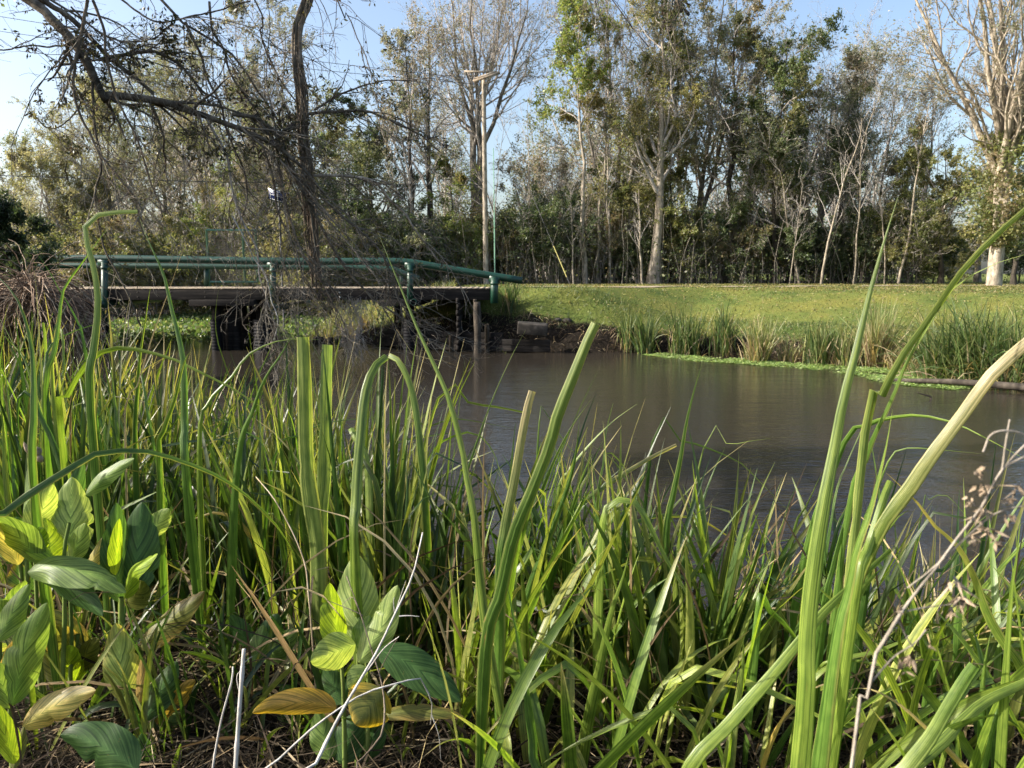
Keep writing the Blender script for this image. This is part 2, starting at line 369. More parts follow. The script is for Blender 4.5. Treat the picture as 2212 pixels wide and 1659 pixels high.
def height(x, y):
    x = np.asarray(x, float); y = np.asarray(y, float)
    d = sdist(x, y) + 0.12 * wob2(x * 1.5, y * 1.5)
    far = ss(9, 16, y + 0.25 * np.abs(x))
    near = 0.95 * ss(0.0, 1.5, d) + 0.05 * ss(1, 6, d)
    farh = 0.42 * ss(0, 0.45, d) + 0.4 * ss(0.4, 2.6, d) + np.where(x > -5, 1.06 * ss(1.2, 8.5, d), 0.82 * ss(1.5, 20, d))
    land = near * (1 - far) + farh * far + 0.035 * wob2(x * 0.8, y * 0.8) * ss(0, 1.5, d)
    bed = -0.25 - 0.6 * ss(0, 3, -d)
    h = np.where(d > 0, land, np.minimum(0, bed * ss(0, 0.35, -d) + 0.0))
    for pth in (PATHR, PATHL):
        e = 2.0 - 0.42 * np.maximum(segd(x, y, pth) - 1.5, 0)
        fade = 1 - (ss(3, 16, np.hypot(x - pth[0][0], y - pth[0][1])) if pth is PATHR else ss(10, 30, np.hypot(x - pth[0][0], y - pth[0][1])))
        k = (ss(-0.3, 2.2, d) if pth is PATHR else ss(-0.15, 0.9, d)) * far
        h = np.where(k > 0, np.maximum(h, (e * fade + h * (1 - fade)) * k + h * (1 - k)), h)
    return h
def hz(x, y): return float(height(np.array([x]), np.array([y]))[0])

def axis(dense0, dense1, step, lo, hi, g=1.13):
    a = list(np.arange(dense0, dense1, step)); s = step; x = a[-1]
    while x < hi: s *= g; x += s; a.append(x)
    s = step; x = a[0]
    while x > lo: s *= g; x -= s; a.insert(0, x)
    return np.array(a)
gx = axis(-18, 16, 0.16, -500, 500); gy = axis(-1, 32, 0.16, -60, 900)
XX, YY = np.meshgrid(gx, gy)
ZZ = height(XX, YY); DD = sdist(XX, YY)
farm = ss(9, 16, YY + 0.25 * np.abs(XX))
lawn = farm * ss(0.35, 1.3, DD) * np.where(XX < -7, 0.35, 1.0) * (1 - 0.9 * ss(41.5, 44, YY) * (1 - ss(22, 26, XX)))
nx, ny = len(gx), len(gy)
I = (np.arange(ny - 1)[:, None] * nx + np.arange(nx - 1)[None, :])
Fg = np.stack([I, I + 1, I + nx + 1, I + nx], -1).reshape(-1, 4)
o = link_mesh('ground', np.stack([XX, YY, ZZ], -1), Fg, 'ground', smooth=True, lawn=lawn.ravel()); tag(o, kind='structure')
wx = np.linspace(-60, 90, 40); wy = np.linspace(-12, 62, 30); WX, WY = np.meshgrid(wx, wy)
I = (np.arange(29)[:, None] * 40 + np.arange(39)[None, :])
o = link_mesh('water', np.stack([WX, WY, WX * 0 + 0.0], -1), np.stack([I, I + 1, I + 41, I + 40], -1).reshape(-1, 4), 'water'); tag(o, kind='structure')
# path: a strip laid just above the ground
pp = resample([(0.6, 27.75, 0)] + [(a, b, 0) for a, b in PATHR[1:]], 50); tg = nrm(np.gradient(pp, axis=0)); sd_ = np.stack([-tg[:, 1], tg[:, 0], tg[:, 2] * 0], -1)
rows = [pp + sd_ * w_ for w_ in (-0.6, -0.3, 0, 0.3, 0.6)]
V = np.stack(rows, 1).reshape(-1, 3); V[:, 2] = height(V[:, 0], V[:, 1]) + 0.03
I = (np.arange(49)[:, None] * 5 + np.arange(4)[None, :])
o = link_mesh('path', V, np.stack([I, I + 1, I + 6, I + 5], -1).reshape(-1, 4), 'path'); tag(o, kind='structure')

# ------------------------------------------------------------------ trees
def tintmix(r, n, cols, idx=None, var=0.25):
    """one colour of the palette per cluster plus a jitter per leaf"""
    cols = np.asarray(cols, float)
    if idx is None: k = r.integers(0, len(cols), n)
    else:
        pick = r.integers(0, len(cols), int(idx.max()) + 1); k = pick[idx]
        sw = r.random(n) < 0.25; k = np.where(sw, r.integers(0, len(cols), n), k)
    c = cols[k] * r.uniform(1 - var, 1 + var, (n, 1)) * r.uniform(0.93, 1.07, (n, 3))
    return np.repeat(c, 4, 0)

PAL = {
 'olive': [(0.18, 0.195, 0.065), (0.24, 0.235, 0.09), (0.13, 0.155, 0.05), (0.27, 0.25, 0.11)],
 'grey': [(0.2, 0.21, 0.14), (0.25, 0.25, 0.18), (0.16, 0.18, 0.1), (0.26, 0.22, 0.16)],
 'dark': [(0.08, 0.115, 0.045), (0.11, 0.145, 0.06), (0.065, 0.095, 0.04), (0.17, 0.185, 0.085)],
 'rust': [(0.16, 0.18, 0.075), (0.22, 0.19, 0.095), (0.17, 0.195, 0.08), (0.25, 0.205, 0.12)],
 'lime': [(0.22, 0.27, 0.07), (0.26, 0.28, 0.09), (0.17, 0.22, 0.055), (0.27, 0.23, 0.1)],
 'willow': [(0.27, 0.27, 0.12), (0.31, 0.3, 0.15), (0.21, 0.225, 0.09), (0.34, 0.32, 0.19)],
 'mixed': [(0.09, 0.12, 0.045), (0.19, 0.19, 0.08), (0.17, 0.19, 0.11), (0.11, 0.15, 0.055)],
 'cedar': [(0.045, 0.07, 0.028), (0.06, 0.085, 0.035), (0.1, 0.11, 0.045)],
}
def build_tree(name, label, base, H, rad, seed, stems=1, fan=0.15, bark='bark_grey', twigmat=None, leaf='olive', leafn=7, leafs=0.13, crown0=0.35,
               spread=0.3, ang=0.8, up=0.5, n1=16, n2=7, n3=6, lean=(0, 0), cat='tree', group=None, wob=0.06, rootflare=True, leafasp=0.5, split=0.12, n4=0, wide=1.0):
    r = np.random.default_rng(seed)
    t = thing(name, label, cat, base, group)
    K = 12
    P0 = np.zeros((stems, K, 3)); R0 = np.zeros((stems, K))
    for s in range(stems):
        az = s * 2 * np.pi / max(stems, 1) + r.uniform(0, 1.2); fa = fan * (r.uniform(0.5, 1.2) if stems > 1 else 0.0)
        h = H * r.uniform(0.82, 1.0) if stems > 1 else H
        off = np.array([math.cos(az) * fa * wide, math.sin(az) * fa]); q = np.zeros(3)
        dr = np.array([lean[0] * 0.4, lean[1] * 0.4, 1.0])
        for k in range(K):
            P0[s, k] = q
            f = k / (K - 1)
            if f < split and stems > 1: dd = dr
            else: dd = np.array([off[0] * (1.0 - 0.35 * f) * 1.6 + lean[0], off[1] * 1.6 * (1.0 - 0.35 * f) + lean[1], 1.0])
            dd = nrm(dd + r.normal(size=3) * wob * 1.4); q = q + dd * h / (K - 1)
        rs = rad * (1.0 if stems == 1 else 0.62)
        R0[s] = rs * (1 - np.linspace(0, 1, K) ** 0.9 * 0.93)
        if rootflare: R0[s, 0] *= 1.45
    P0[:, 0, 2] -= 0.25
    V, Fq = tubes(P0, R0, 9)
    link_mesh('trunk', V, Fq, bark, t, smooth=True)
    g = Geo(); leaves = []; lidx = []
    L1 = H * spread
    P1, R1, i1, l1 = spawn(P0, R0, n1, crown0, 0.97, L1, ang, up, 7, 0.55, 0.16, r, rmin=0.012)
    P2, R2, i2, l2 = spawn(P1, R1, n2, 0.2, 1.0, l1 * 0.48, 0.75, up * 0.5, 5, 0.55, 0.18, r, rmin=0.009)
    P3, R3, i3, l3 = spawn(P2, R2, n3, 0.15, 1.0, l2 * 0.5, 0.7, up * 0.3, 4, 0.6, 0.2, r, rmin=0.0065)
    g.add(*tubes(P1, R1, 5)); g.add(*tubes(P2, R2, 4)); g.add(*tubes(P3, R3, 3))
    last, lastl, cl = P3, l3, i2[i3]
    if n4:
        P4, R4, i4, l4 = spawn(P3, R3, n4, 0.2, 1.0, l3 * 0.6, 0.6, up * 0.3, 3, 0.7, 0.2, r, rmin=0.0055)
        g.add(*tubes(P4, R4, 3)); last, cl = P4, i2[i3[i4]]
    g.link('branches', twigmat or bark, t, tint=False, smooth=True)
    if leafn:
        m = len(last); n = int(m * leafn * 1.3)
        # clumpy: some limbs carry many leaves, others are bare
        wgt = r.random(int(cl.max()) + 1) ** 1.6 + 0.04; pr = wgt[cl]; pr = pr / pr.sum()
        k = r.choice(m, n, p=pr); tt = r.uniform(0.1, 1.0, n) * (last.shape[1] - 1); i = np.minimum(tt.astype(int), last.shape[1] - 2); fr = (tt - i)[:, None]
        leafs = leafs * 0.88
        pts = last[k, i] * (1 - fr) + last[k, i + 1] * fr + r.normal(size=(n, 3)) * leafs * 0.4
        V, Fq = leafquads(pts, leafs * r.uniform(0.6, 1.3, n), r, leafasp)
        link_mesh('crown', V, Fq, 'leaf', t, tint=tintmix(r, n, PAL[leaf], cl[k]))
    return t

def tree_at(px, D, top, label, kind, seed, **kw):
    b = at(px, 620, D); x, y = b[0], D; z = hz(x, y)
    zt = at(px, top, D)[2]; H = zt - z
    base = dict(
        bare=dict(bark='bark_grey', twigmat='twig_grey', leaf='grey', leafn=2.2, leafs=0.15, n1=15, n2=8, n3=6, ang=0.55, up=0.8, spread=0.36, crown0=0.3),
        sparse=dict(bark='bark_grey', leaf='olive', leafn=6, leafs=0.15, n1=18, n2=8, n3=7, ang=0.7, up=0.8, spread=0.3, crown0=0.3, twigmat='twig_grey'),
        dense=dict(bark='bark_dark', leaf='dark', twigmat='twig_grey', leafn=8, leafs=0.17, n1=20, n2=8, n3=6, ang=0.9, up=0.4, spread=0.26, crown0=0.2),
        willow=dict(bark='bark_grey', leaf='willow', twigmat='twig_grey', leafn=19, leafs=0.15, n1=26, n2=8, n3=6, ang=0.8, up=0.7, spread=0.4, crown0=0.06, leafasp=0.3),
        shrub=dict(bark='bark_dark', leaf='dark', leafn=13, leafs=0.15, n1=20, n2=7, n3=5, ang=0.9, up=0.5, spread=0.5, crown0=0.08, twigmat='twig_grey'))[kind]
    base.update(kw); name = base.pop('name', 'tree' if kind != 'shrub' else 'bush'); rad = base.pop('rad', H * 0.016)
    return build_tree(name, label, (x, y, z), H, rad, seed, cat=('tree' if kind != 'shrub' else 'bush'), **base)

T = tree_at
T(1410, 45, -30, 'light-barked tree standing alone at the lawn edge with olive leaves, right of centre', 'sparse', 1, bark='bark_pale', rad=0.33, leafn=15, leafs=0.17, spread=0.27, crown0=0.3, n1=24, up=0.9)
T(1040, 50, -170, 'tall bare tree fanning out above the leaning plank on the wooden pole', 'bare', 2, stems=5, fan=0.34, rad=0.45, split=0.4, crown0=0.42, n1=9, spread=0.3, leafn=1.8, n4=2, wide=1.1)
T(945, 48, 60, 'dark-trunked tree with thin grey-green crown, just left of the wooden pole', 'sparse', 3, bark='bark_dark', rad=0.28, leaf='grey', leafn=5)
T(1264, 45, 15, 'slender pale tree with yellow-green leaves at its top, beside open sky', 'sparse', 4, bark='bark_pale', rad=0.17, leaf='lime', leafn=9, leafs=0.2, crown0=0.5, spread=0.2, n1=18, ang=0.6, rootflare=False)
T(1292, 46.5, 70, 'slender pale trunk leaning behind the yellow-green topped tree', 'bare', 5, bark='bark_pale', rad=0.13, leafn=3, crown0=0.5, spread=0.16, lean=(0.02, 0), rootflare=False)
T(1318, 47, 130, 'thin crooked pale tree, third of the slender ones left of the light-barked tree', 'bare', 6, bark='bark_pale', rad=0.1, leaf='olive', leafn=4, crown0=0.4, spread=0.2, lean=(0.04, 0), wob=0.1, rootflare=False)
T(1340, 52, -60, 'tall greyish tree whose crown fills the top edge left of the light-barked tree', 'bare', 7, stems=3, fan=0.2, rad=0.35, leafn=5, leaf='grey')
T(1495, 50, -60, 'tall tree with thin pale limbs and grey leaves right of the light-barked tree', 'sparse', 8, stems=3, fan=0.18, rad=0.38, leaf='grey', leafn=8)
T(1565, 48, -10, 'tall dense tree with rusty olive crown reaching the top edge', 'dense', 9, leaf='rust', rad=0.25, leafn=9, leafs=0.17, crown0=0.3, spread=0.2)
T(1672, 46, 70, 'dark forked tree with dense green crown tinged rusty at its top', 'dense', 10, stems=3, fan=0.16, rad=0.3, leaf='mixed', leafn=9, spread=0.22, crown0=0.25)
T(1700, 47, 170, 'thin dark stem with rusty leaves close behind the dark forked tree', 'sparse', 11, leaf='rust', rad=0.13, bark='bark_dark', spread=0.2)
T(1750, 52, 60, 'bare grey tree with misty twigs against the sky, right of the dark forked tree', 'bare', 12, stems=3, fan=0.2, rad=0.28, n4=2, leafn=1)
T(1800, 47, 120, 'slim dark tree leaning right in front of a blue gap in the wood', 'sparse', 13, bark='bark_dark', leaf='grey', rad=0.16, lean=(0.08, 0), spread=0.22, crown0=0.35)
T(1826, 48, 160, 'pair of dark upright stems carrying small green crowns left of the big pale tree', 'sparse', 14, stems=2, fan=0.14, bark='bark_dark', leaf='dark', rad=0.2, leafn=9, spread=0.2, crown0=0.35)
T(1875, 53, 95, 'grey misty-twigged tree under open sky left of the big pale tree', 'bare', 15, stems=2, fan=0.2, rad=0.25, leafn=2, n4=2)
bigt = T(2146, 37.5, -420, 'big pale many-limbed tree with leafy ivy round its fork, at the far right', 'bare', 16, stems=9, fan=0.27, bark='bark_pale', twigmat='bark_pale', rad=0.4, split=0.2, crown0=0.3, n1=11, n2=8, n3=6, spread=0.2, leafn=5, leafs=0.12, leaf='grey', wob=0.035, wide=1.15, up=0.9)
T(2030, 44, 330, 'rounded olive tree with yellowish leaves left of the big pale trunk', 'dense', 17, leaf='olive', rad=0.16, leafn=14, spread=0.42, crown0=0.2, leafs=0.15)
T(2190, 42, 360, 'dark glossy-leaved tree at the right edge behind the big pale tree', 'dense', 18, rad=0.16, leafn=14, spread=0.4)
T(1945, 50, 290, 'thin tree of brownish twigs in the gap left of the rounded olive tree', 'sparse', 19, leaf='rust', rad=0.13, leafn=7, spread=0.3)
T(1150, 51, 300, 'crooked pale forked tree with bare limbs in the centre of the wood', 'bare', 20, stems=2, fan=0.3, bark='bark_pale', twigmat='twig_grey', rad=0.22, wob=0.14, leafn=2.5, spread=0.3, crown0=0.45)
T(1205, 53, 330, 'small grey leafless tree under the sky gap right of the crooked forked tree', 'bare', 21, rad=0.14, leafn=1.5, spread=0.34)
T(885, 46, 100, 'dark trunk with ragged grey-green crown seen above the sloping green rail', 'sparse', 22, bark='bark_dark', rad=0.25, leaf='grey', leafn=6)
T(800, 49, 240, 'dense dark evergreen tree to the right of the hanging vine bundle', 'dense', 23, rad=0.24, leafn=15, spread=0.34, crown0=0.12)
T(700, 52, 250, 'olive-leaved tree directly behind the hanging vine bundle', 'dense', 24, leaf='olive', rad=0.22, leafn=12, spread=0.34, crown0=0.15)
T(560, 49, -20, 'tall pale-grey leafed tree rising behind the blue solar panel', 'sparse', 25, stems=2, fan=0.1, leaf='grey', rad=0.28, leafn=9, spread=0.22, leafs=0.14)
T(455, 50, 90, 'broad greyish tree behind the crossing of the overhanging limbs', 'sparse', 26, leaf='grey', rad=0.26, leafn=8, spread=0.28)
T(360, 46, 180, 'yellowish olive tree filling the view below the heavy overhanging limb', 'willow', 27, leaf='olive', rad=0.22, leafn=14)
T(250, 43, 215, 'pale olive willowy tree with the highest top of the left-hand mass', 'willow', 28, rad=0.22)
T(170, 42, 290, 'rounded pale olive tree sloping down towards the left sky', 'willow', 29, rad=0.2)
T(105, 41, 345, 'low pale olive tree at the left end of the willowy mass', 'willow', 30, rad=0.16)
T(30, 46, 385, 'hazy grey-twigged tree low against the sky at the left edge', 'bare', 31, rad=0.16, leafn=5, spread=0.45, crown0=0.1)
T(500, 42, 330, 'yellow-green leafed tree left of the solar panel', 'willow', 32, leaf='lime', rad=0.14, leafn=11)
T(620, 44, 300, 'brownish olive tree right behind the solar panel pole', 'willow', 33, leaf='rust', rad=0.16, leafn=12)
T(760, 45, 330, 'dark leafy tree between the vine bundle and the dark trunks', 'dense', 34, leaf='dark', rad=0.15, leafn=15, spread=0.4, crown0=0.08)
T(980, 47, 350, 'yellow-green sapling tree left of the wooden pole', 'dense', 35, leaf='lime', rad=0.1, leafn=12, spread=0.32, crown0=0.1)
T(1610, 51, 200, 'grey-green tree filling the space between the rusty crown and the dark forked tree', 'sparse', 36, leaf='grey', rad=0.2, leafn=9)
T(1450, 47, 300, 'small yellowish olive tree close right of the light-barked trunk', 'dense', 37, leaf='olive', rad=0.12, leafn=13, spread=0.34, crown0=0.25)
T(1345, 47, 330, 'small olive tree close left of the light-barked trunk', 'dense', 38, leaf='olive', rad=0.12, leafn=11, spread=0.34, crown0=0.25)
T(1985, 54, 200, 'far grey-green tree behind the rounded olive tree', 'bare', 39, rad=0.22, leafn=6)
T(2110, 56, 250, 'far misty tree seen through the limbs of the big pale tree', 'bare', 40, rad=0.22, leafn=5)
T(640, 55, 60, 'far tall twiggy tree behind the top of the vine bundle', 'bare', 41, rad=0.25, leafn=5, spread=0.26)
rr2 = np.random.default_rng(3); n = 9000
th_ = rr2.uniform(0, 6.283, n); hh_ = rr2.uniform(1.9, 7.2, n); cl_ = (np.floor(th_ * 2.2) + np.floor(hh_ * 1.3) * 17).astype(int); off_ = rr2.random(400)[cl_ % 400]
ra_ = (0.35 + 1.9 * off_ * np.sin(np.clip((hh_ - 1.5) / 6.2, 0, 1) * np.pi) ** 0.7) * rr2.uniform(0.55, 1.05, n)
V, Fq = leafquads(np.stack([np.cos(th_) * ra_, np.sin(th_) * ra_, hh_], -1), rr2.uniform(0.1, 0.22, n), rr2, 0.55)
link_mesh('ivy', V, Fq, 'leaf', bigt, tint=tintmix(rr2, n, PAL['olive'] + PAL['rust'], cl_))
# the feathery evergreen at the bridge's left end
T(15, 17, 490, 'dark feathery evergreen bush beside the left end of the bridge rail', 'shrub', 50, leaf='cedar', leafn=42, leafs=0.11, leafasp=0.35, spread=0.4, n1=26, rad=0.07, bark='bark_dark')
# understory bushes at the wood's foot, one each
bush = [(1130, 46, 455, 'dark', 'dark bush at the wood foot right of the thin pale pole'), (1205, 47, 430, 'dark', 'large dark green bush with the guy wire in front of it'),
 (1340, 47.5, 480, 'rust', 'brown-green bush left of the light-barked trunk'), (1375, 47, 510, 'dark', 'low dark bush touching the light-barked trunk on its left'),
 (1475, 47, 470, 'olive', 'yellowish bush right of the light-barked trunk'), (1540, 47, 440, 'dark', 'dark thicket bush under the rusty-crowned tree'),
 (1600, 46.5, 480, 'rust', 'reddish-brown bush left of the dark forked tree foot'), (1655, 47.5, 470, 'dark', 'dark bush round the foot of the dark forked tree'),
 (1715, 46.5, 470, 'dark', 'dark bush right of the dark forked tree foot'), (1775, 47, 500, 'dark', 'low dark bush under the leaning slim tree'),
 (1830, 47, 490, 'dark', 'dark bush round the pair of upright stems'), (1885, 46, 460, 'dark', 'blackish bush left of the rounded olive tree'),
 (1960, 45, 450, 'olive', 'yellow-green bush in front of the rounded olive tree'), (2015, 47, 520, 'dark', 'low dark bush left of the big pale trunk foot'),
 (2080, 60, 500, 'olive', 'far small bush on the open ground left of the big pale trunk'), (2200, 50, 480, 'dark', 'dark bush beyond the right edge of the lawn'),
 (1275, 48, 500, 'rust', 'twiggy brown bush round the feet of the slender pale trees'), (1075, 47, 500, 'rust', 'brownish bush behind the foot of the wooden pole'),
 (1010, 46, 480, 'lime', 'yellow-green bush left of the wooden pole foot'), (930, 45, 490, 'dark', 'dark bush above the sloping part of the green rail'),
 (850, 44, 460, 'dark', 'dark bush behind the second post of the green rail from the right'), (780, 43, 500, 'olive', 'olive bush above the right half of the bridge'),
 (710, 42, 480, 'rust', 'brownish bush behind the hanging vine bundle'), (640, 40, 500, 'olive', 'olive bush right of the mesh gate'),
 (560, 42, 480, 'lime', 'yellow-green bush behind the mesh gate'), (420, 43, 500, 'olive', 'olive bush left of the mesh gate'),
 (330, 41, 500, 'olive', 'pale bush above the left half of the bridge'), (240, 40, 510, 'rust', 'brown-tinged bush above the left post of the bridge'),
 (160, 39, 500, 'olive', 'olive bush right of the feathery evergreen')]
for k, (px, D, top, leaf, lab) in enumerate(bush):
    T(px, D, top, lab, 'shrub', 100 + k, leaf=leaf, rad=0.05, bark='bark_dark' if leaf == 'dark' else 'bark_grey', leafn=8, stems=3, fan=0.5)

# the wood behind, one mass
r = np.random.default_rng(77); g = Geo(); gb = Geo()
nT = 56
for k in range(nT):
    X = r.uniform(-60, 58); Yd = r.uniform(56, 84)
    px = 1106 + X / Yd * F
    topm = np.interp(px, [-200, 60, 150, 300, 480, 640, 760, 900, 1120, 1200, 1290, 1640, 1900, 2250, 2600], [440, 430, 400, 290, 180, 250, 290, 250, 250, 380, 200, 150, 170, 330, 330])
    if 1930 < px < 2212: topm = 380
    H = (at(1106, topm + r.uniform(-40, 120), Yd)[2] - 1.6); z = 1.5
    P0 = np.zeros((1, 9, 3)); q = np.array([X, Yd, z]); d = np.array([r.normal() * 0.06, 0, 1.0])
    for j in range(9): P0[0, j] = q; d = nrm(d + r.normal(size=3) * 0.06); q = q + d * H / 8
    R0 = 0.014 * H * (1 - np.linspace(0, 0.92, 9))[None]
    P1, R1, i1, l1 = spawn(P0, R0, 26, 0.1, 0.98, H * 0.28, 0.75, 0.6, 5, 0.5, 0.15, r, rmin=0.015)
    P2, R2, i2, l2 = spawn(P1, R1, 16, 0.1, 1, l1 * 0.45, 0.7, 0.4, 4, 0.6, 0.2, r, rmin=0.011)
    g.add(*tubes(P0, R0, 6)); g.add(*tubes(P1, R1, 3)); g.add(*tubes(P2, R2, 3))
    n = 2600; k2 = r.integers(0, len(P2), n); f = r.integers(1, 4, n)
    pts = P2[k2, f] + r.normal(size=(n, 3)) * 0.25
    V, Fq = leafquads(pts, r.uniform(0.14, 0.3, n), r, 0.5)
    gb.add(V, Fq, tintmix(r, n, PAL[['grey', 'olive', 'grey', 'rust'][k % 4]], i1[i2[k2]]))
ow = g.link('distant_woods', 'twig_grey', tint=False); tag(ow, 'mass of grey and olive trees deep behind the wood edge', 'woods', kind='stuff')
gb.link('crown', 'leaf', ow)

# dim brush and stems under the trees: undergrowth nobody could count
r = np.random.default_rng(78); g = Geo(); n = 2600
x = r.uniform(-34, 40, n); y = r.uniform(44, 56, n); 
keep = ~((x / y * F + 1106 > 1990)); x, y = x[keep], y[keep]; n = len(x)
H = r.uniform(0.8, 5.5, n) ; z = height(x, y)
P = np.zeros((n, 5, 3)); P[:, 0] = np.stack([x, y, z - 0.1], -1); d = nrm(np.stack([r.normal(size=n) * 0.13, r.normal(size=n) * 0.2, np.ones(n)], -1))
for k in range(1, 5): P[:, k] = P[:, k - 1] + d * (H / 4)[:, None]; d = nrm(d + r.normal(size=(n, 3)) * 0.18)
Rr = (0.006 + 0.005 * H)[:, None] * np.linspace(1, 0.4, 5)[None]
g.add(*tubes(P, Rr, 3)); ob = g.link('undergrowth', 'bark_grey', tint=False); tag(ob, 'tangle of thin stems and dark leaves under the trees', 'undergrowth', kind='stuff')
g = Geo(); n = 45000; k = r.integers(0, len(P), n); f = r.integers(0, 5, n)
pts = P[k, f] + r.normal(size=(n, 3)) * np.array([0.45, 0.45, 0.3]); pts[:, 2] = np.maximum(pts[:, 2], 1.2)
V, Fq = leafquads(pts, r.uniform(0.1, 0.22, n), r, 0.55); g.add(V, Fq, tintmix(r, n, PAL['dark'] + PAL['rust'][:2] + PAL['dark'], k)); g.link('leaves', 'leaf', ob)

# slender pale saplings along the wood edge
r = np.random.default_rng(79)
SPX = np.sort(r.uniform(230, 1985, 46))
for k, px in enumerate(SPX):
    D = r.uniform(43.5, 48); X = (px - 1106) / F * D; z0 = hz(X, D); Hs = r.uniform(5, 11)
    t = thing('sapling', 'thin pale leafless sapling, one of many standing along the wood edge', 'sapling', (X, D, z0 - 0.1), 'thin pale saplings along the wood edge')
    q = np.zeros(3); d = nrm(np.array([r.normal() * 0.09, r.normal() * 0.1, 1.0])); P0 = np.zeros((1, 12, 3))
    for j in range(12): P0[0, j] = q; d = nrm(d + r.normal(size=3) * 0.07); d[2] = abs(d[2]); q = q + d * Hs / 11
    R0 = np.linspace(1, 0.2, 12)[None] * r.uniform(0.035, 0.085); link_mesh('trunk', *tubes(P0, R0, 6), 'bark_pale', t, smooth=True)
    P1, R1, _, l1 = spawn(P0, R0, 12, 0.35, 1.0, Hs * 0.2, 0.6, 0.5, 6, 0.5, 0.15, r, rmin=0.01); P2, R2, _, l2 = spawn(P1, R1, 5, 0.2, 1, l1 * 0.5, 0.7, 0.3, 4, 0.6, 0.2, r, rmin=0.008)
    gq = Geo(); gq.add(*tubes(P1, R1, 4)); gq.add(*tubes(P2, R2, 3)); gq.link('branches', 'twig_grey', t, tint=False)

# ------------------------------------------------------------------ bridge
ZD = 2.02; YF, YB = 25.0, 28.4
bp = thing('bridge', 'timber footbridge with green pipe railings across the creek', 'bridge', (0, 0, 0))
x0, x1 = -15.7, -0.72
g = Geo(); g.add(*box(((x0 + x1) / 2, YF, ZD - 0.2), (x1 - x0, 0.14, 0.34))); g.add(*box(((x0 + x1) / 2, YB, ZD - 0.2), (x1 - x0, 0.14, 0.34)))
for xx in np.arange(YF + 0.6, YB - 0.3, 0.6): g.add(*box(((x0 + x1) / 2, xx, ZD - 0.23), (x1 - x0 - 0.1, 0.12, 0.28)))
bevel(g.link('beam', 'timber', bp, tint=False), 0.012)
g = Geo()
for xx in np.arange(x0 + 0.1, x1, 0.2): g.add(*box((xx, (YF + YB) / 2 + 0.05, ZD - 0.014 + r.uniform(-.003, .003)), (0.188, YB - YF - 0.15, 0.035)))
g.link('deck', 'timber_top', bp, tint=False)
g = Geo(); g.add(*box(((x0 + x1) / 2, YF - 0.01, ZD + 0.0), (x1 - x0, 0.17, 0.02))); g.link('kerb_board', 'timber_top', bp, tint=False)
def pipe(name, pts, rad, material='green', sides=18, parent=bp, n=24, cap=False):
    P = resample(pts, n); V, Fq = tubes(P, np.full(n, rad), sides, cap)
    o = link_mesh(name, V, Fq, material, parent, smooth=True)
    md = o.modifiers.new('wall', 'SOLIDIFY'); md.thickness = rad * 0.13; md.offset = -1
    return o
pipe('top_rail', [at(-60, 561, YF), at(228, 559, YF), at(640, 565, YF), at(850, 565, YF), at(904, 570, YF), at(970, 581, YF), at(1037, 592, YF), at(1128, 606, YF)], 0.118, n=40)
pipe('top_rail', [at(-60, 574, YB), at(228, 574, YB), at(640, 577, YB), at(830, 580, YB), at(866, 588, YB), at(905, 602, YB)], 0.10, n=30)
for px, yt, yb_, rd in ((226, 566, 703, 0.1), (590, 572, 662, 0.1), (886, 572, 650, 0.1), (1068, 600, 655, 0.125)):
    pipe('post', [at(px, yt, YF - 0.1), at(px, yb_, YF - 0.1)], rd, n=3)
for px, yb_ in ((226, 655), (600, 664), (896, 652)):
    a = at(px, yb_, YF); pipe('outrigger', [a + np.array([0, -0.42, 0]), a + np.array([0, 3.9, 0])], 0.1, n=3)
for px, yt in ((446, 577), (700, 580), (868, 588)):
    pipe('post', [at(px, yt, YB + 0.1), at(px, 625, YB + 0.1)], 0.085, n=3)
def corr(px, ytop, D, rad, zb=-0.4):
    a = at(px, ytop, D); n = int((a[2] - zb) / 0.05) * 2; z = np.linspace(a[2], zb, n)
    P = np.stack([np.full(n, a[0]), np.full(n, D), z], -1); Rr = rad * (1 + 0.06 * (np.arange(n) % 4 < 2))
    V, Fq = tubes(P, Rr, 20); link_mesh('pile_sleeve', V, Fq, 'black_plastic', bp)
corr(217, 702, YF, 0.24); corr(466, 690, YF + 0.1, 0.17); corr(572, 690, YF + 0.1, 0.36); corr(180, 700, YF + 1.8, 0.24); corr(885, 690, YF + 0.2, 0.22)
for px, D, rad in ((185, 26.6, 0.16), (217, 25.1, 0.14), (466, 25.2, 0.15), (494, 25.6, 0.16), (522, 26.8, 0.17), (548, 28.1, 0.17), (575, 25.3, 0.16), (482, 28.0, 0.16), (885, 25.3, 0.15), (860, 27.6, 0.15), (507, 25.6, 0.17), (562, 25.8, 0.15), (487, 26.8, 0.15), (165, 25.6, 0.16)):
    a = at(px, 650, D); V, Fq = tubes(np.array([[a[0], D, ZD - 0.36], [a[0], D, 0.8], [a[0], D, -0.5]]), np.array([rad] * 3), 14); link_mesh('pile', V, Fq, 'timber', bp, smooth=True)
for px in (205, 524, 880):
    a = at(px, 650, 26.7); wd = {205: 1.9, 524: 2.1, 880: 1.3}[px]
    bevel(link_mesh('pile_cap', *box((a[0], 26.7, ZD - 0.46), (wd, 3.9, 0.2)), 'timber', bp))
for px, yt in ((226, 566), (590, 572), (886, 572), (1068, 600)):
    c_ = at(px, yt, YF); pipe('collar', [c_ + np.array([-0.16, 0, 0.0]), c_ + np.array([0.16, 0, -0.02 if px < 1000 else -0.06])], 0.134, n=3)
    c_ = at(px, yt + 12, YF - 0.1); pipe('collar', [c_ + np.array([0, 0, 0.04]), c_ + np.array([0, 0, -0.05])], 0.118 if px < 1000 else 0.14, n=3)
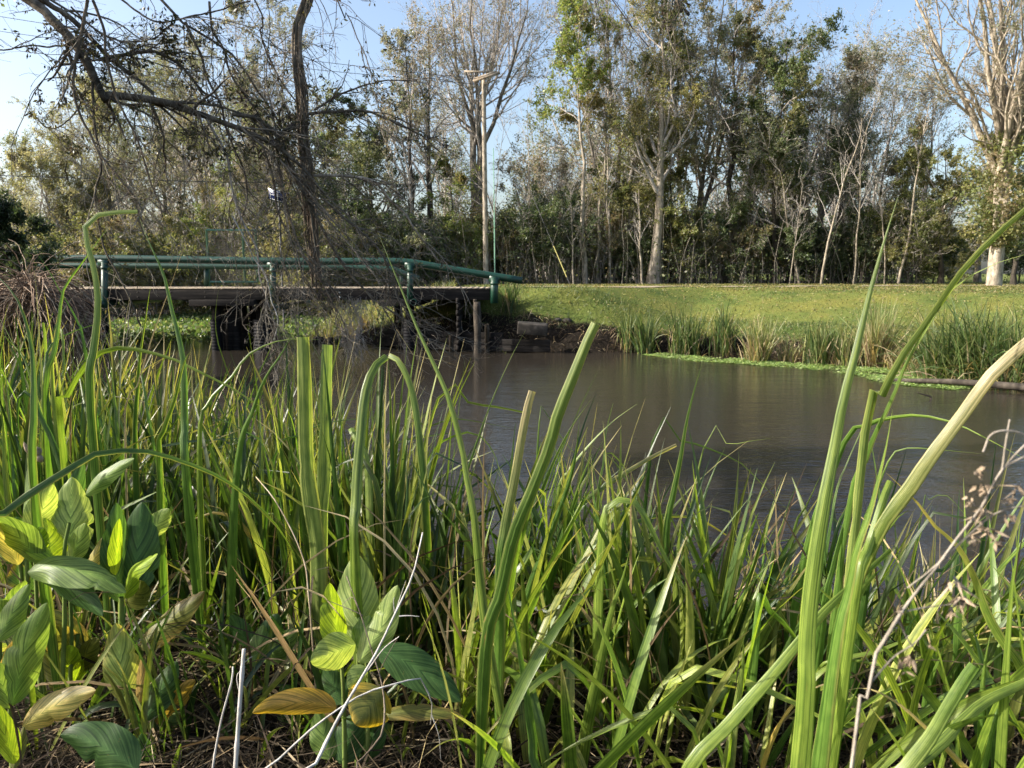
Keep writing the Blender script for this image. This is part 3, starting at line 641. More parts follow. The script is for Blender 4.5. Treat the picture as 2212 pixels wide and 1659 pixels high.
for px in (170, 300, 372, 445, 520, 660, 735, 810, 940, 1010):
    for dz in (-0.12, -0.28):
        c_ = np.array([at(px, 630, YF)[0], YF - 0.075, ZD + dz]); link_mesh('bolt', *tubes(np.array([c_ + [0, 0.02, 0], c_ - [0, 0.025, 0]]), np.array([0.028, 0.024]), 6, True), 'white_metal' if px == 735 else 'concrete', bp)
# plank diaphragm in the middle bent and abutment walls
g = Geo()
for k in range(5): g.add(*box((at(524, 650, 27.9)[0], 28.35, 0.2 + 0.19 * k), (1.75, 0.07, 0.175)))
for k in range(8): g.add(*box((-14.75, 26.3, 0.1 + 0.19 * k), (1.6, 0.07, 0.175)))
g.link('brace_planks', 'timber', bp, tint=False)
g = Geo()
for k in range(9):
    g.add(*box((-1.75 + 0.02 * (k % 2), 26.9, 0.1 + 0.19 * k), (0.1, 4.4, 0.18)))
g.link('abutment_wall', 'timber', bp, tint=False)
g = Geo()
for k in range(9):
    g.add(*box((-15.6, 26.9, 0.1 + 0.19 * k), (0.1, 4.4, 0.18)))
    g.add(*box((-16.9, 24.95, 0.1 + 0.19 * k), (2.5, 0.09, 0.18)))
g.link('abutment_wall', 'timber', bp, tint=False)
# low timber retaining wall at the right bank foot
rw = thing('retaining_wall', 'low dark timber retaining wall under the right end of the bridge', 'retaining wall', (-1.6, 24.7, 0))
for k, (xa, ya, xb, yb_) in enumerate(((-4.6, 26.6, -2.3, 25.1), (-2.3, 25.1, -0.3, 24.55), (-0.3, 24.55, 1.2, 24.2))):
    cx, cy_ = (xa + xb) / 2, (ya + yb_) / 2; L = math.hypot(xb - xa, yb_ - ya); rz = math.atan2(yb_ - ya, xb - xa)
    for q in range(3 if k < 2 else 2):
        bevel(link_mesh('board', *box((cx + 1.6, cy_ - 24.7 + 0.02 * q, 0.12 + 0.2 * q), (L, 0.12, 0.19), rz), 'timber', rw))
for (px, top) in ((905, 720), (975, 724), (1052, 700)):
    a = at(px, top, 24.55); V, Fq = tubes(np.array([[a[0] + 1.6, a[1] - 24.7, a[2]], [a[0] + 1.6, a[1] - 24.7, -0.4]]), np.array([0.075, 0.08]), 9, True); link_mesh('stake', V, Fq, 'post_wood', rw)
# free-standing post
a = at(1031, 652, 24.2)
pw = thing('wooden_post', 'dark weathered wooden post standing in the water by the bridge end', 'post', (a[0], a[1], -0.4))
zt = a[2] + 0.4
zz = np.linspace(0, zt, 12); P = np.stack([np.sin(zz) * 0.02 - 0.03 * zz / zt, zz * 0, zz], -1)
link_mesh('post_shaft', *tubes(P, 0.115 + 0.012 * np.sin(zz * 5), 13, True), 'post_wood', pw)
bevel(link_mesh('top_splinter', *box((-0.07, 0, zt + 0.03), (0.1, 0.12, 0.1), 0.2), 'post_wood', pw), 0.02)
# concrete block
a = at(1150, 705, 24.3)
cb = bevel(link_mesh('concrete_block', *box((0, 0, 0), (0.95, 0.55, 0.36), -0.12), 'concrete'), 0.04, 3); cb.location = a
cb.location.z -= 0.07; cb.rotation_euler = (0.08, 0.06, 0.1)
tag(cb, 'dark stained concrete block half buried in the bank under the lawn', 'concrete block')
# mesh gate
gt = thing('mesh_gate', 'pale green framed wire-mesh gate standing behind the bridge rail', 'gate', at(480, 625, 29.6))
og = at(480, 625, 29.6)
gl, gr_, gtp, gbm = at(446, 497, 29.6) - og, at(552, 497, 29.6) - og, at(446, 497, 29.6) - og, at(446, 609, 29.6) - og
def bar(name, a, b, rad, m_, par, sides=8):
    V, Fq = tubes(np.array([a, b]), np.array([rad, rad]), sides, True); return link_mesh(name, V, Fq, m_, par)
zt, zb = gtp[2], gbm[2]
for xx in (gl[0], at(524, 500, 29.6)[0] - og[0], gr_[0]): bar('frame_post', (xx, 0, zt), (xx, 0, -0.3 if xx == gl[0] else zb), 0.045, 'pale_green', gt)
for z_ in (zt, zb, at(446, 560, 29.6)[2] - og[2]): bar('frame_rail', (gl[0], 0, z_), (gr_[0], 0, z_), 0.035, 'pale_green', gt)
Ps = []
for xx in np.arange(gl[0], gr_[0], 0.06): Ps.append([(xx, 0.01, zt), (xx, 0.01, (zt + zb) / 2), (xx, 0.01, zb)])
for z_ in np.arange(zb, zt, 0.06): Ps.append([(gl[0], 0, z_), ((gl[0] + gr_[0]) / 2, 0, z_), (gr_[0], 0, z_)])
V, Fq = tubes(np.array(Ps), np.full((len(Ps), 3), 0.0035), 4); link_mesh('wire_mesh', V, Fq, 'bark_grey', gt)

# solar panel on its pole
D = 31.0; c = at(600, 424, D); zb = hz(c[0], D)
sp_ = thing('solar_panel', 'small tilted blue solar panel with white lines on a slim pole', 'solar panel', (c[0], D, zb))
h = c[2] - zb
bar('pole', (0, 0.1, 0), (0, 0.1, h), 0.03, 'wire', sp_)
V, Fq = box((0, 0, 0), (0.72, 0.03, 0.46)); 
def tilt(V):
    V = V.copy(); a = R(16); x = V[:, 0] * math.cos(a) + V[:, 2] * math.sin(a) * 0.45; z_ = -V[:, 0] * math.sin(a) + V[:, 2] * 0.9
    return np.stack([x, V[:, 1] - V[:, 2] * 0.5, z_ + h], -1)
link_mesh('panel', tilt(V), Fq, 'solar', sp_)
g = Geo()
for s in ((0, 0, 0.58, 0.014), (0, 0, 0.014, 0.36), (0, 0.18, 0.6, 0.02), (0, -0.18, 0.6, 0.02), (-0.29, 0, 0.02, 0.36), (0.29, 0, 0.02, 0.36)):
    V, Fq = box((s[0], -0.02, s[1]), (s[2], 0.02, s[3])); g.add(tilt(V), Fq)
g.link('cell_lines', 'white_metal', sp_, tint=False)

# utility pole with leaning planks on top, thin pole, guy wire, overhead wires
D = 44.0; b = at(1050, 600, D); zb = hz(b[0], D); ht = at(1047, 168, D)[2] - zb
up_ = thing('utility_pole', 'pale wooden pole with planks leaning across its top', 'utility pole', (b[0], D, zb - 0.2))
zz = np.linspace(0, ht + 0.2, 14); P = np.stack([-0.08 * zz / ht, zz * 0, zz], -1)
link_mesh('shaft', *tubes(P, np.linspace(0.16, 0.11, 14), 14, True), 'bark_pale', up_, smooth=True)
o0 = np.array([b[0], D, zb - 0.2])
def plank(u0, v0, u1, v1, dd, w_, th, name):
    a, c_ = at(u0, v0, D + dd) - o0, at(u1, v1, D + dd) - o0; L = np.linalg.norm(c_ - a)
    V, Fq = box((0, 0, 0), (L, w_, th)); ay = math.atan2(c_[2] - a[2], c_[0] - a[0])
    V = np.stack([V[:, 0] * math.cos(ay) - V[:, 2] * math.sin(ay), V[:, 1], V[:, 0] * math.sin(ay) + V[:, 2] * math.cos(ay)], -1) + (a + c_) / 2
    link_mesh(name, V, Fq, 'plank', up_)
plank(1022, 176, 1080, 157, -0.2, 0.08, 0.13, 'crossarm'); plank(1024, 171, 1072, 155, 0.2, 0.08, 0.12, 'crossarm')
plank(1003, 154, 1062, 156, 0.45, 0.06, 0.09, 'brace'); plank(1044, 172, 1050, 185, -0.25, 0.05, 0.07, 'brace')
tp = thing('thin_pole', 'thin pale metal pole standing right beside the wooden pole', 'pole', (at(1069, 600, 43)[0], 43, hz(at(1069, 600, 43)[0], 43) - 0.2))
h = at(1067, 320, 43)[2] - tp.location[2]
bar('lower_pipe', (0, 0, 0), (-0.02, 0, h * 0.55), 0.032, 'pale_green', tp); bar('upper_pipe', (-0.02, 0, h * 0.55), (-0.06, 0, h), 0.022, 'pale_green', tp)
g0 = on_z(1231, 619, 1.7); gw0 = at(1231, 619, 43.0); gz = hz(gw0[0], 43)
gw = thing('guy_wire', 'slanting guy wire with a yellow guard right of the wooden pole', 'guy wire', (gw0[0], 43, gz))
top = at(1052, 190, D) - np.array([gw0[0], 43, gz]); bar('cable', (0, 0, 0), top, 0.014, 'wire', gw, 5); bar('guard', top * 0.04, top * 0.2, 0.026, 'yellow', gw)
def wire(name, label, a, b, sag, rad=0.014):
    t = np.linspace(0, 1, 30)[:, None]; P = a * (1 - t) + b * t; P[:, 2] -= sag * 4 * (t * (1 - t))[:, 0]
    o = link_mesh(name, *tubes(P, np.full(30, rad), 5), 'wire'); tag(o, label, 'wire')
wire('overhead_wire', 'thin overhead wire rising left from the top of the wooden pole', at(1046, 172, D), at(-900, -130, 40), 0.6)
wire('overhead_wire', 'thin second wire just below the uppermost one left of the wooden pole', at(1046, 183, D), at(-900, -80, 40), 0.6)
wire('overhead_wire', 'low dark wire crossing the sky gap at the left edge below the trees', at(1049, 400, D), at(-700, 348, 36), 0.25, 0.02)

# ------------------------------------------------------------------ ribbons (grass blades and long leaves)
rb_ = np.random.default_rng(99)
def ribbon(P, W, roll=0.0, fold=0.25, cols=5, side=None):
    """P (k,3), W (k,) half widths -> verts, quads, uv; faces the camera by default, rolled about its own axis"""
    k = len(P); T_ = nrm(np.gradient(P, axis=0)); view = nrm(P - CAM)
    sd2 = nrm(np.cross(T_, view)); nr = np.cross(sd2, T_)
    roll = np.broadcast_to(roll, (k,))[:, None]
    s = sd2 * np.cos(roll) + nr * np.sin(roll); nn = np.cross(s, T_)
    u = np.linspace(-1, 1, cols)
    zig = np.where(np.arange(cols) % 2 == 0, 0.09, -0.09) if cols > 5 else np.zeros(cols)
    V = P[:, None] + s[:, None] * ((u[None] * np.where(u[None] < 0, bites(k, 0.8, rb_)[:, None], bites(k, 0.8, rb_)[:, None]))[..., None] * W[:, None, None]) + nn[:, None] * (((np.abs(u) - 0.5) * fold + zig)[None, :, None] * W[:, None, None])
    i = (np.arange(k - 1)[:, None] * cols + np.arange(cols - 1)[None, :])
    Fq = np.stack([i, i + 1, i + cols + 1, i + cols], -1).reshape(-1, 4)
    uv = np.stack([np.broadcast_to((u + 1) / 2, (k, cols)), np.broadcast_to(np.linspace(0, 1, k)[:, None], (k, cols))], -1).reshape(-1, 2)
    return V.reshape(-1, 3), Fq, uv
GREEN = {'g': (0.1, 0.18, 0.035), 'y': (0.175, 0.245, 0.045), 'd': (0.06, 0.12, 0.025), 'p': (0.24, 0.3, 0.09), 'o': (0.5, 0.36, 0.1), 'b': (0.42, 0.34, 0.2), 't': (0.32, 0.22, 0.1)}
r = np.random.default_rng(5)
def blade(parent, pts, wpx, col='g', tip='y', d0=None, d1=None, cut=0.0, roll=None, name='leaf_blade', label=None, origin=None):
    """pts from root to tip in pixels; wpx greatest width; d0/d1 distance at root and tip"""
    d = np.clip(60.0 / wpx, 1.6, 3.4 if wpx > 9 else 3.8) if d0 is None else d0 * (1.0 if d0 > 2.6 else 1.15)
    if d1 is not None: d1 = d1 * 1.15 if d1 < 2.6 else d1
    d1 = d * r.uniform(0.92, 1.1) if d1 is None else d1
    ts = np.linspace(0, 1, len(pts)); W3 = [at(u, v, d * (1 - t) + d1 * t) for (u, v), t in zip(pts, ts)]
    root = W3[0]; gz_ = hz(root[0], root[1])
    if root[2] > gz_ + 0.05:
        dirn = W3[0] - W3[1]; dirn = dirn / max(abs(dirn[2]), 0.3) * 0.5
        hh = root[2] - gz_
        if dirn[2] > 0: dirn = np.array([dirn[0] * 0.3, 0, -0.5])
        W3 = [root + np.array([np.clip(dirn[0] * hh * 0.8, -0.35, 0.35), 0.05, -hh - 0.05])] + W3
    P = resample(W3, 30); s = np.linspace(0, 1, 30)
    prof = (0.6 + 0.4 * ss(0, 0.3, s)) * np.maximum(1 - np.clip((s - 0.25) / (0.75 + cut), 0, 1) ** 1.35, 0.02) * (1 + 0.04 * np.sin(s * 23 + r.uniform(0, 6)))
    W = prof * wpx * 1.04 / 2 / F * d
    rl = ((r.uniform(-0.5, 0.5) if roll is None else roll) + r.uniform(-1.2, 1.2) * (s - 0.5) + 0.12 * np.sin(s * 9 + r.uniform(0, 6)))
    V, Fq, uv = ribbon(P, W, rl, 0.45 * r.uniform(0.4, 1.4), 9)
    c0, c1 = np.array(GREEN[col]), np.array(GREEN[tip]); tt = np.clip((s - 0.6) / 0.4, 0, 1)[:, None]
    c = (c0 * (1 - tt) + c1 * tt) * r.uniform(0.85, 1.15); c = np.repeat(c, 9, 0)
    edge = np.tile(np.array([1, 0.3, 0, 0, 0, 0, 0, 0, 0.6]), 30)[:, None] * (r.random() < 0.35) * 0.5
    c = c * (1 - edge) + np.array((0.42, 0.33, 0.13)) * edge
    uv = uv * np.array([1, 3]) + np.array([r.uniform(0, 9), r.uniform(0, 9)])
    o = link_mesh(name, V - np.array(origin), Fq, 'dry' if col in 'bt' else 'blade', parent, tint=c, uv=uv, smooth=True)
    if label: o['label'] = label
    return o
def clump(label, px, D, blades, name='tall_grass', cat='tall grass'):
    b = at(px, 900, D); org = (b[0], D, hz(b[0], D))
    t = thing(name, label, cat, org, 'tall grasses along the near bank')
    for bl in blades:
        pts, wpx = bl[0], bl[1]; kw = bl[2] if len(bl) > 2 else {}
        blade(t, pts, wpx, origin=org, **kw)
    return t
CL = {}
CL['left_edge'] = clump('tall grass at the left edge with a broad folded blade rising over the root mass', 60, 3.6, [
 ([(75, 1080), (73, 900), (73, 832), (70, 765), (57, 699), (33, 639), (0, 602), (-30, 575)], 25, dict(col='g', tip='d')),
 ([(110, 980), (70, 830), (50, 770), (35, 755), (0, 689), (-20, 660)], 11, dict(col='p')),
 ([(150, 1090), (117, 965), (87, 899), (67, 852), (43, 852), (38, 900), (45, 1000)], 20, dict(col='d', tip='d')),
 ([(95, 1000), (92, 850), (85, 740), (80, 650), (74, 583)], 9, dict(col='p', tip='b')),
 ([(105, 1000), (104, 860), (100, 790), (97, 720), (93, 697)], 12, dict(col='p', cut=0.4)),
 ([(128, 1000), (112, 800), (118, 740), (128, 706), (136, 730), (138, 800)], 11, dict(col='p', cut=0.3)),
 ([(40, 1100), (30, 1000), (22, 900), (15, 830), (10, 780)], 14, dict(col='g')),
 ([(15, 1060), (10, 960), (4, 880), (0, 800)], 16, dict(col='p')),
 ([(0, 770), (30, 758), (57, 752), (77, 752)], 8, dict(col='g', d0=3.5))])
CL['left_bent'] = clump('tall grass with a high pale bent-over tip crossing the green rail', 170, 2.9, [
 ([(195, 880), (200, 765), (207, 715), (211, 649), (203, 582), (189, 532), (183, 492), (200, 469), (233, 460), (283, 456), (297, 457)], 21, dict(col='g', tip='p', cut=0.35)),
 ([(100, 880), (118, 760), (126, 709), (134, 639), (147, 609), (187, 555), (212, 520), (232, 494)], 19, dict(col='g', tip='g')),
 ([(190, 790), (165, 690), (125, 620), (100, 575), (72, 540)], 15, dict(col='d', tip='d')),
 ([(105, 900), (100, 782), (113, 742), (150, 719), (190, 705), (215, 698)], 19, dict(col='d', tip='g')),
 ([(130, 900), (133, 880), (167, 815), (200, 772), (233, 757), (267, 752), (317, 760), (383, 780), (433, 805), (500, 838), (567, 882), (640, 933)], 17, dict(col='y', tip='p', d0=2.6, d1=2.9)),
 ([(155, 1000), (153, 850), (152, 760), (150, 690)], 7, dict(col='t', tip='t')),
 ([(200, 950), (175, 830), (165, 770)], 14, dict(col='d'))])
CL['left_mid'] = clump('tall grass with upright dark blades and one pale straw in front of the left pilings', 340, 3.0, [
 ([(400, 1010), (398, 932), (397, 800), (387, 732), (370, 665), (353, 592), (320, 519), (300, 468)], 22, dict(col='g', tip='g')),
 ([(292, 980), (298, 832), (303, 765), (313, 699), (320, 650), (325, 620)], 16, dict(col='d')),
 ([(345, 1010), (353, 932), (377, 865), (393, 799), (405, 768), (412, 760)], 22, dict(col='g')),
 ([(270, 900), (293, 842), (333, 715), (367, 622), (395, 540), (418, 480)], 5, dict(col='b', tip='b', d0=3.2)),
 ([(530, 960), (493, 809), (473, 749), (465, 699), (468, 650), (473, 620)], 9, dict(col='g')),
 ([(330, 950), (310, 830), (295, 760), (285, 700)], 12, dict(col='g')),
 ([(260, 980), (250, 880), (240, 800), (235, 762)], 16, dict(col='d'))])
CL['left_arch'] = clump('long dark grass leaf arching low over the left broad-leaved plants', 60, 1.9, [
 ([(-60, 1165), (0, 1116), (75, 1059), (150, 1014), (188, 986), (250, 974), (325, 976), (400, 999), (462, 1024), (525, 1064), (590, 1126), (628, 1184), (668, 1264)], 20, dict(col='d', tip='y', d0=1.9, d1=2.8, roll=0.2)),
 ([(585, 1300), (560, 1200), (520, 1130), (470, 1108), (430, 1118), (350, 1145)], 14, dict(col='o', tip='t')),
 ([(320, 1290), (380, 1240), (430, 1236), (500, 1245), (560, 1290)], 12, dict(col='t', tip='b'))])
CL['mid_broad'] = clump('two broad pale upright blades with snapped tops left of centre', 680, 2.2, [
 ([(690, 1330), (685, 1189), (675, 1114), (665, 1039), (662, 985), (660, 899), (657, 799), (654, 728)], 38, dict(col='p', tip='p', cut=1.1, roll=0.1, d0=2.75)),
 ([(692, 1260), (693, 1114), (700, 1039), (703, 939), (705, 864), (706, 800), (708, 745)], 33, dict(col='p', tip='p', cut=1.1, roll=-0.1, d0=2.8)),
 ([(430, 960), (450, 870), (500, 815), (533, 769), (583, 742), (633, 732), (690, 734)], 15, dict(col='y', tip='p', d0=3.0)),
 ([(705, 820), (690, 775), (672, 742), (661, 729)], 14, dict(col='d', tip='d', d0=2.4)),
 ([(510, 1020), (547, 882), (573, 815), (607, 765), (622, 738), (630, 718)], 22, dict(col='g', tip='d')),
 ([(600, 870), (585, 880), (620, 790), (640, 760)], 10, dict(col='g')),
 ([(665, 1150), (648, 1014), (638, 939), (628, 900), (619, 884)], 11, dict(col='d')),
 ([(705, 870), (706, 800), (708, 730), (709, 650)], 5, dict(col='b', tip='b')),
 ([(755, 1230), (733, 1114), (713, 1039), (690, 985), (681, 963)], 9, dict(col='o', tip='b'))])
CL['mid_arch'] = clump('pair of grass blades forming a tall arch left of the leaning bright blade', 800, 2.4, [
 ([(765, 1200), (768, 1089), (772, 1014), (779, 939), (784, 880), (795, 825), (815, 783), (835, 769)], 27, dict(col='y', tip='y', cut=0.9)),
 ([(925, 1180), (915, 1040), (904, 932), (894, 865), (877, 809), (856, 775), (840, 768)], 20, dict(col='g', tip='y', cut=0.8)),
 ([(852, 1250), (848, 1039), (845, 939), (842, 832), (838, 770)], 16, dict(col='d', tip='g')),
 ([(838, 768), (900, 772), (960, 780), (985, 789)], 5, dict(col='b', tip='b', d0=2.4)),
 ([(800, 1180), (792, 1000), (765, 940), (758, 925)], 20, dict(col='p', cut=0.9)),
 ([(828, 1340), (836, 1189), (848, 1101), (860, 1050), (872, 1012)], 19, dict(col='g', tip='p')),
 ([(868, 1350), (872, 1239), (877, 1139), (880, 1064), (878, 1000)], 21, dict(col='d', tip='d')),
 ([(880, 1340), (890, 1230), (903, 1176), (923, 1101), (938, 1060), (949, 1022)], 17, dict(col='g', tip='p')),
 ([(905, 1200), (908, 1089), (915, 1026), (938, 971), (965, 949), (1010, 934), (1040, 944), (1065, 976), (1078, 1014), (1077, 1071)], 13, dict(col='y', tip='g')),
 ([(745, 1300), (738, 1150), (735, 1000), (738, 920), (745, 880)], 14, dict(col='g')),
 ([(590, 1000), (650, 940), (700, 915), (770, 905), (836, 900)], 8, dict(col='d', tip='g', d0=3.2))])
CL['mid_lean'] = clump('very long thin bright blade leaning left across the bridge from the bottom edge', 1080, 1.8, [
 ([(1120, 1760), (1095, 1659), (1085, 1569), (1068, 1469), (1050, 1369), (1038, 1269), (1023, 1114), (1008, 1039), (996, 965), (970, 865), (950, 815), (924, 759), (897, 699), (870, 632), (837, 552), (818, 505)], 23, dict(col='y', tip='g', d0=1.75, d1=2.1)),
 ([(1240, 1760), (1161, 1659), (1151, 1594), (1136, 1494), (1121, 1394), (1106, 1316), (1094, 1255)], 25, dict(col='g', tip='g', d0=1.7)),
 ([(960, 1400), (975, 1250), (990, 1089), (1023, 976), (1064, 862), (1104, 772), (1136, 712)], 7, dict(col='d', tip='p', d0=3.0)),
 ([(935, 1400), (940, 1264), (958, 1176), (975, 1089), (982, 1040), (984, 1014)], 18, dict(col='o', tip='d')),
 ([(884, 1440), (895, 1400), (918, 1350), (938, 1331), (978, 1331), (1015, 1351), (1053, 1374), (1100, 1412)], 15, dict(col='p', tip='d')),
 ([(1140, 1680), (1106, 1644), (1053, 1589), (1023, 1544), (1010, 1500)], 9, dict(col='o', tip='o', d0=2.0)),
 ([(915, 1480), (920, 1434), (938, 1319), (953, 1244), (965, 1190)], 9, dict(col='o')),
 ([(860, 905), (910, 925), (977, 905), (1037, 912), (1107, 925)], 9, dict(col='d', d0=4.4)),
 ([(940, 880), (1020, 875), (1070, 879), (1105, 885), (1132, 891)], 10, dict(col='p', d0=3.6, cut=0.4))])
CL['mid_right'] = clump('dense upright dark green clump right of centre with one tall broad leaning blade', 1180, 2.3, [
 ([(1050, 1400), (1080, 1290), (1110, 1160), (1150, 1060), (1187, 965), (1204, 899), (1237, 815), (1270, 732), (1286, 699)], 31, dict(col='g', tip='p', cut=0.9)),
 ([(1080, 1260), (1090, 1150), (1111, 1039), (1128, 939), (1140, 880), (1150, 845)], 28, dict(col='g', tip='b', cut=0.6)),
 ([(1100, 1300), (1120, 1180), (1160, 1090), (1195, 1000), (1230, 930), (1275, 865)], 18, dict(col='d', tip='p')),
 ([(1130, 1330), (1170, 1200), (1205, 1110), (1230, 1040), (1244, 980), (1252, 905)], 24, dict(col='d', tip='d')),
 ([(1175, 1320), (1210, 1180), (1240, 1080), (1262, 1020), (1280, 980)], 22, dict(col='d')),
 ([(1150, 1250), (1218, 1126), (1281, 1069), (1331, 1034), (1406, 989), (1461, 962)], 15, dict(col='g', tip='b', cut=0.6)),
 ([(1200, 1100), (1231, 1014), (1266, 969), (1293, 939), (1331, 904), (1377, 872)], 16, dict(col='y', tip='p')),
 ([(1300, 1250), (1260, 1140), (1235, 1060), (1220, 1000), (1212, 970)], 10, dict(col='y')),
 ([(1165, 905), (1200, 930), (1225, 960), (1262, 1000), (1262, 960)], 9, dict(col='d', d0=3.3)),
 ([(1130, 1450), (1165, 1330), (1198, 1260), (1200, 1200), (1204, 1186)], 9, dict(col='b', tip='b')),
 ([(1290, 1100), (1304, 1000), (1308, 940), (1322, 880), (1325, 870)], 12, dict(col='y'))])
CL['right_arch'] = clump('grass clump whose yellowish blade folds over sharply in the middle of the water', 1330, 2.2, [
 ([(1290, 1500), (1290, 1330), (1296, 1189), (1300, 1130), (1310, 1095), (1331, 1079), (1368, 1081), (1393, 1114), (1418, 1164), (1443, 1214), (1481, 1276), (1510, 1335), (1537, 1388)], 26, dict(col='y', tip='p', roll=0.5)),
 ([(1400, 1760), (1376, 1659), (1361, 1519), (1351, 1444), (1336, 1344), (1318, 1279), (1301, 1164), (1286, 1089), (1268, 1024)], 24, dict(col='g', tip='b')),
 ([(1430, 1600), (1438, 1279), (1441, 1139), (1456, 1064), (1471, 989), (1483, 914), (1498, 850), (1518, 780)], 24, dict(col='g', tip='g')),
 ([(1300, 1240), (1306, 1170), (1320, 1130), (1350, 1100), (1376, 1106)], 14, dict(col='g')),
 ([(1350, 1180), (1400, 1120), (1460, 1115), (1510, 1122), (1560, 1150), (1626, 1196)], 14, dict(col='g', tip='o')),
 ([(1400, 1500), (1398, 1300), (1402, 1180), (1408, 1080), (1400, 1060)], 17, dict(col='g')),
 ([(1420, 1560), (1450, 1350), (1480, 1200), (1515, 1090), (1545, 1010), (1566, 968)], 18, dict(col='g', tip='d')),
 ([(1330, 1130), (1306, 979), (1331, 989), (1351, 1014), (1366, 1051), (1384, 1086)], 8, dict(col='d', d0=3.2)),
 ([(1405, 1150), (1360, 1050), (1330, 1000), (1300, 975), (1275, 960)], 8, dict(col='d', d0=3.6)),
 ([(1411, 949), (1470, 952), (1520, 965), (1600, 1000), (1640, 1040), (1700, 1100)], 10, dict(col='d', d0=4.0)),
 ([(1520, 968), (1575, 962), (1620, 953), (1665, 947)], 8, dict(col='p', d0=4.0)),
 ([(1340, 1240), (1346, 1180), (1350, 1130), (1340, 1090), (1325, 1075)], 10, dict(col='y')),
 ([(1405, 1240), (1410, 1180), (1420, 1120), (1432, 1072), (1438, 1050)], 13, dict(col='o', tip='b')),
 ([(1356, 1400), (1358, 1290), (1366, 1220), (1365, 1195), (1380, 1230), (1388, 1262)], 8, dict(col='t', tip='b'))])
CL['bottom_mid'] = clump('bright yellow-green blades standing at the bottom edge right of centre', 1310, 1.9, [
 ([(1400, 1730), (1408, 1581), (1421, 1469), (1431, 1344), (1438, 1244), (1440, 1160)], 22, dict(col='y')),
 ([(1255, 1740), (1261, 1619), (1276, 1531), (1296, 1444), (1318, 1331), (1346, 1244), (1360, 1190)], 28, dict(col='y')),
 ([(1230, 1560), (1266, 1431), (1286, 1319), (1298, 1244), (1305, 1170)], 23, dict(col='y')),
 ([(1310, 1740), (1331, 1544), (1351, 1444), (1376, 1344), (1406, 1244), (1420, 1180)], 24, dict(col='g')),
 ([(1510, 1650), (1503, 1544), (1496, 1469), (1488, 1394), (1493, 1319), (1480, 1220)], 24, dict(col='d')),
 ([(1526, 1760), (1526, 1659), (1526, 1469), (1530, 1380), (1540, 1280)], 23, dict(col='g')),
 ([(1535, 1700), (1542, 1560), (1552, 1419), (1562, 1330), (1575, 1230)], 20, dict(col='y')),
 ([(1270, 1760), (1246, 1659), (1224, 1569), (1201, 1494), (1181, 1426)], 17, dict(col='y', tip='y')),
 ([(1246, 1760), (1251, 1659), (1256, 1519), (1256, 1434)], 16, dict(col='g')),
 ([(1180, 1530), (1200, 1440), (1210, 1380), (1225, 1320), (1230, 1240)], 17, dict(col='y')),
 ([(1235, 1400), (1238, 1330), (1250, 1290), (1272, 1278), (1282, 1320), (1298, 1400), (1304, 1480)], 15, dict(col='g', tip='y')),
 ([(1345, 1640), (1352, 1560), (1368, 1480), (1392, 1411), (1420, 1440), (1455, 1482)], 12, dict(col='g', tip='t'))])
CL['right_tall'] = clump('tallest and brightest broad blade standing right of centre up to the trees', 1760, 1.45, [
 ([(1735, 1560), (1741, 1400), (1751, 1279), (1771, 1139), (1789, 1039), (1800, 985), (1822, 865), (1848, 765), (1875, 649), (1902, 549), (1922, 482), (1940, 425)], 46, dict(col='y', tip='p', d0=1.35, d1=1.5, roll=0.12)),
 ([(1800, 1420), (1831, 1279), (1849, 1189), (1876, 1114), (1896, 1039), (1914, 964), (1928, 884)], 40, dict(col='g', tip='y', d0=1.5)),
 ([(1850, 1270), (1870, 1200), (1893, 1130), (1912, 1070), (1925, 1040)], 26, dict(col='y', cut=0.8, d0=1.55)),
 ([(1780, 1330), (1800, 1230), (1828, 1120), (1845, 1060), (1858, 1000)], 26, dict(col='g', tip='d', d0=1.9)),
 ([(1740, 1200), (1826, 952), (1859, 927), (1896, 909), (1946, 900), (1984, 898), (2034, 906), (2084, 924), (2134, 949), (2230, 1000)], 18, dict(col='g', tip='y', d0=2.2, d1=1.7)),
 ([(1780, 1220), (1806, 1064), (1829, 1001), (1854, 944), (1881, 880)], 11, dict(col='d', d0=2.8)),
 ([(1800, 1180), (1830, 1100), (1846, 1064), (1884, 964), (1905, 910), (1924, 862)], 12, dict(col='d', d0=2.8)),
 ([(1840, 1250), (1865, 1130), (1890, 1070), (1925, 985), (1960, 968), (2010, 970), (2120, 980)], 9, dict(col='g', tip='p', d0=2.6)),
 ([(1690, 1330), (1716, 1144), (1741, 1094), (1769, 1034), (1775, 1020)], 11, dict(col='d', d0=3.0)),
 ([(1655, 1330), (1671, 1189), (1689, 1139), (1704, 1089), (1726, 1036)], 12, dict(col='g', d0=3.0)),
 ([(1640, 1280), (1659, 1131), (1674, 1076), (1691, 1030)], 9, dict(col='g', d0=3.2)),
 ([(1700, 1400), (1705, 1290), (1725, 1240), (1750, 1180)], 22, dict(col='d', d0=2.4)),
 ([(1780, 1330), (1765, 1250), (1735, 1175), (1700, 1166), (1659, 1180)], 12, dict(col='g', d0=2.4))])
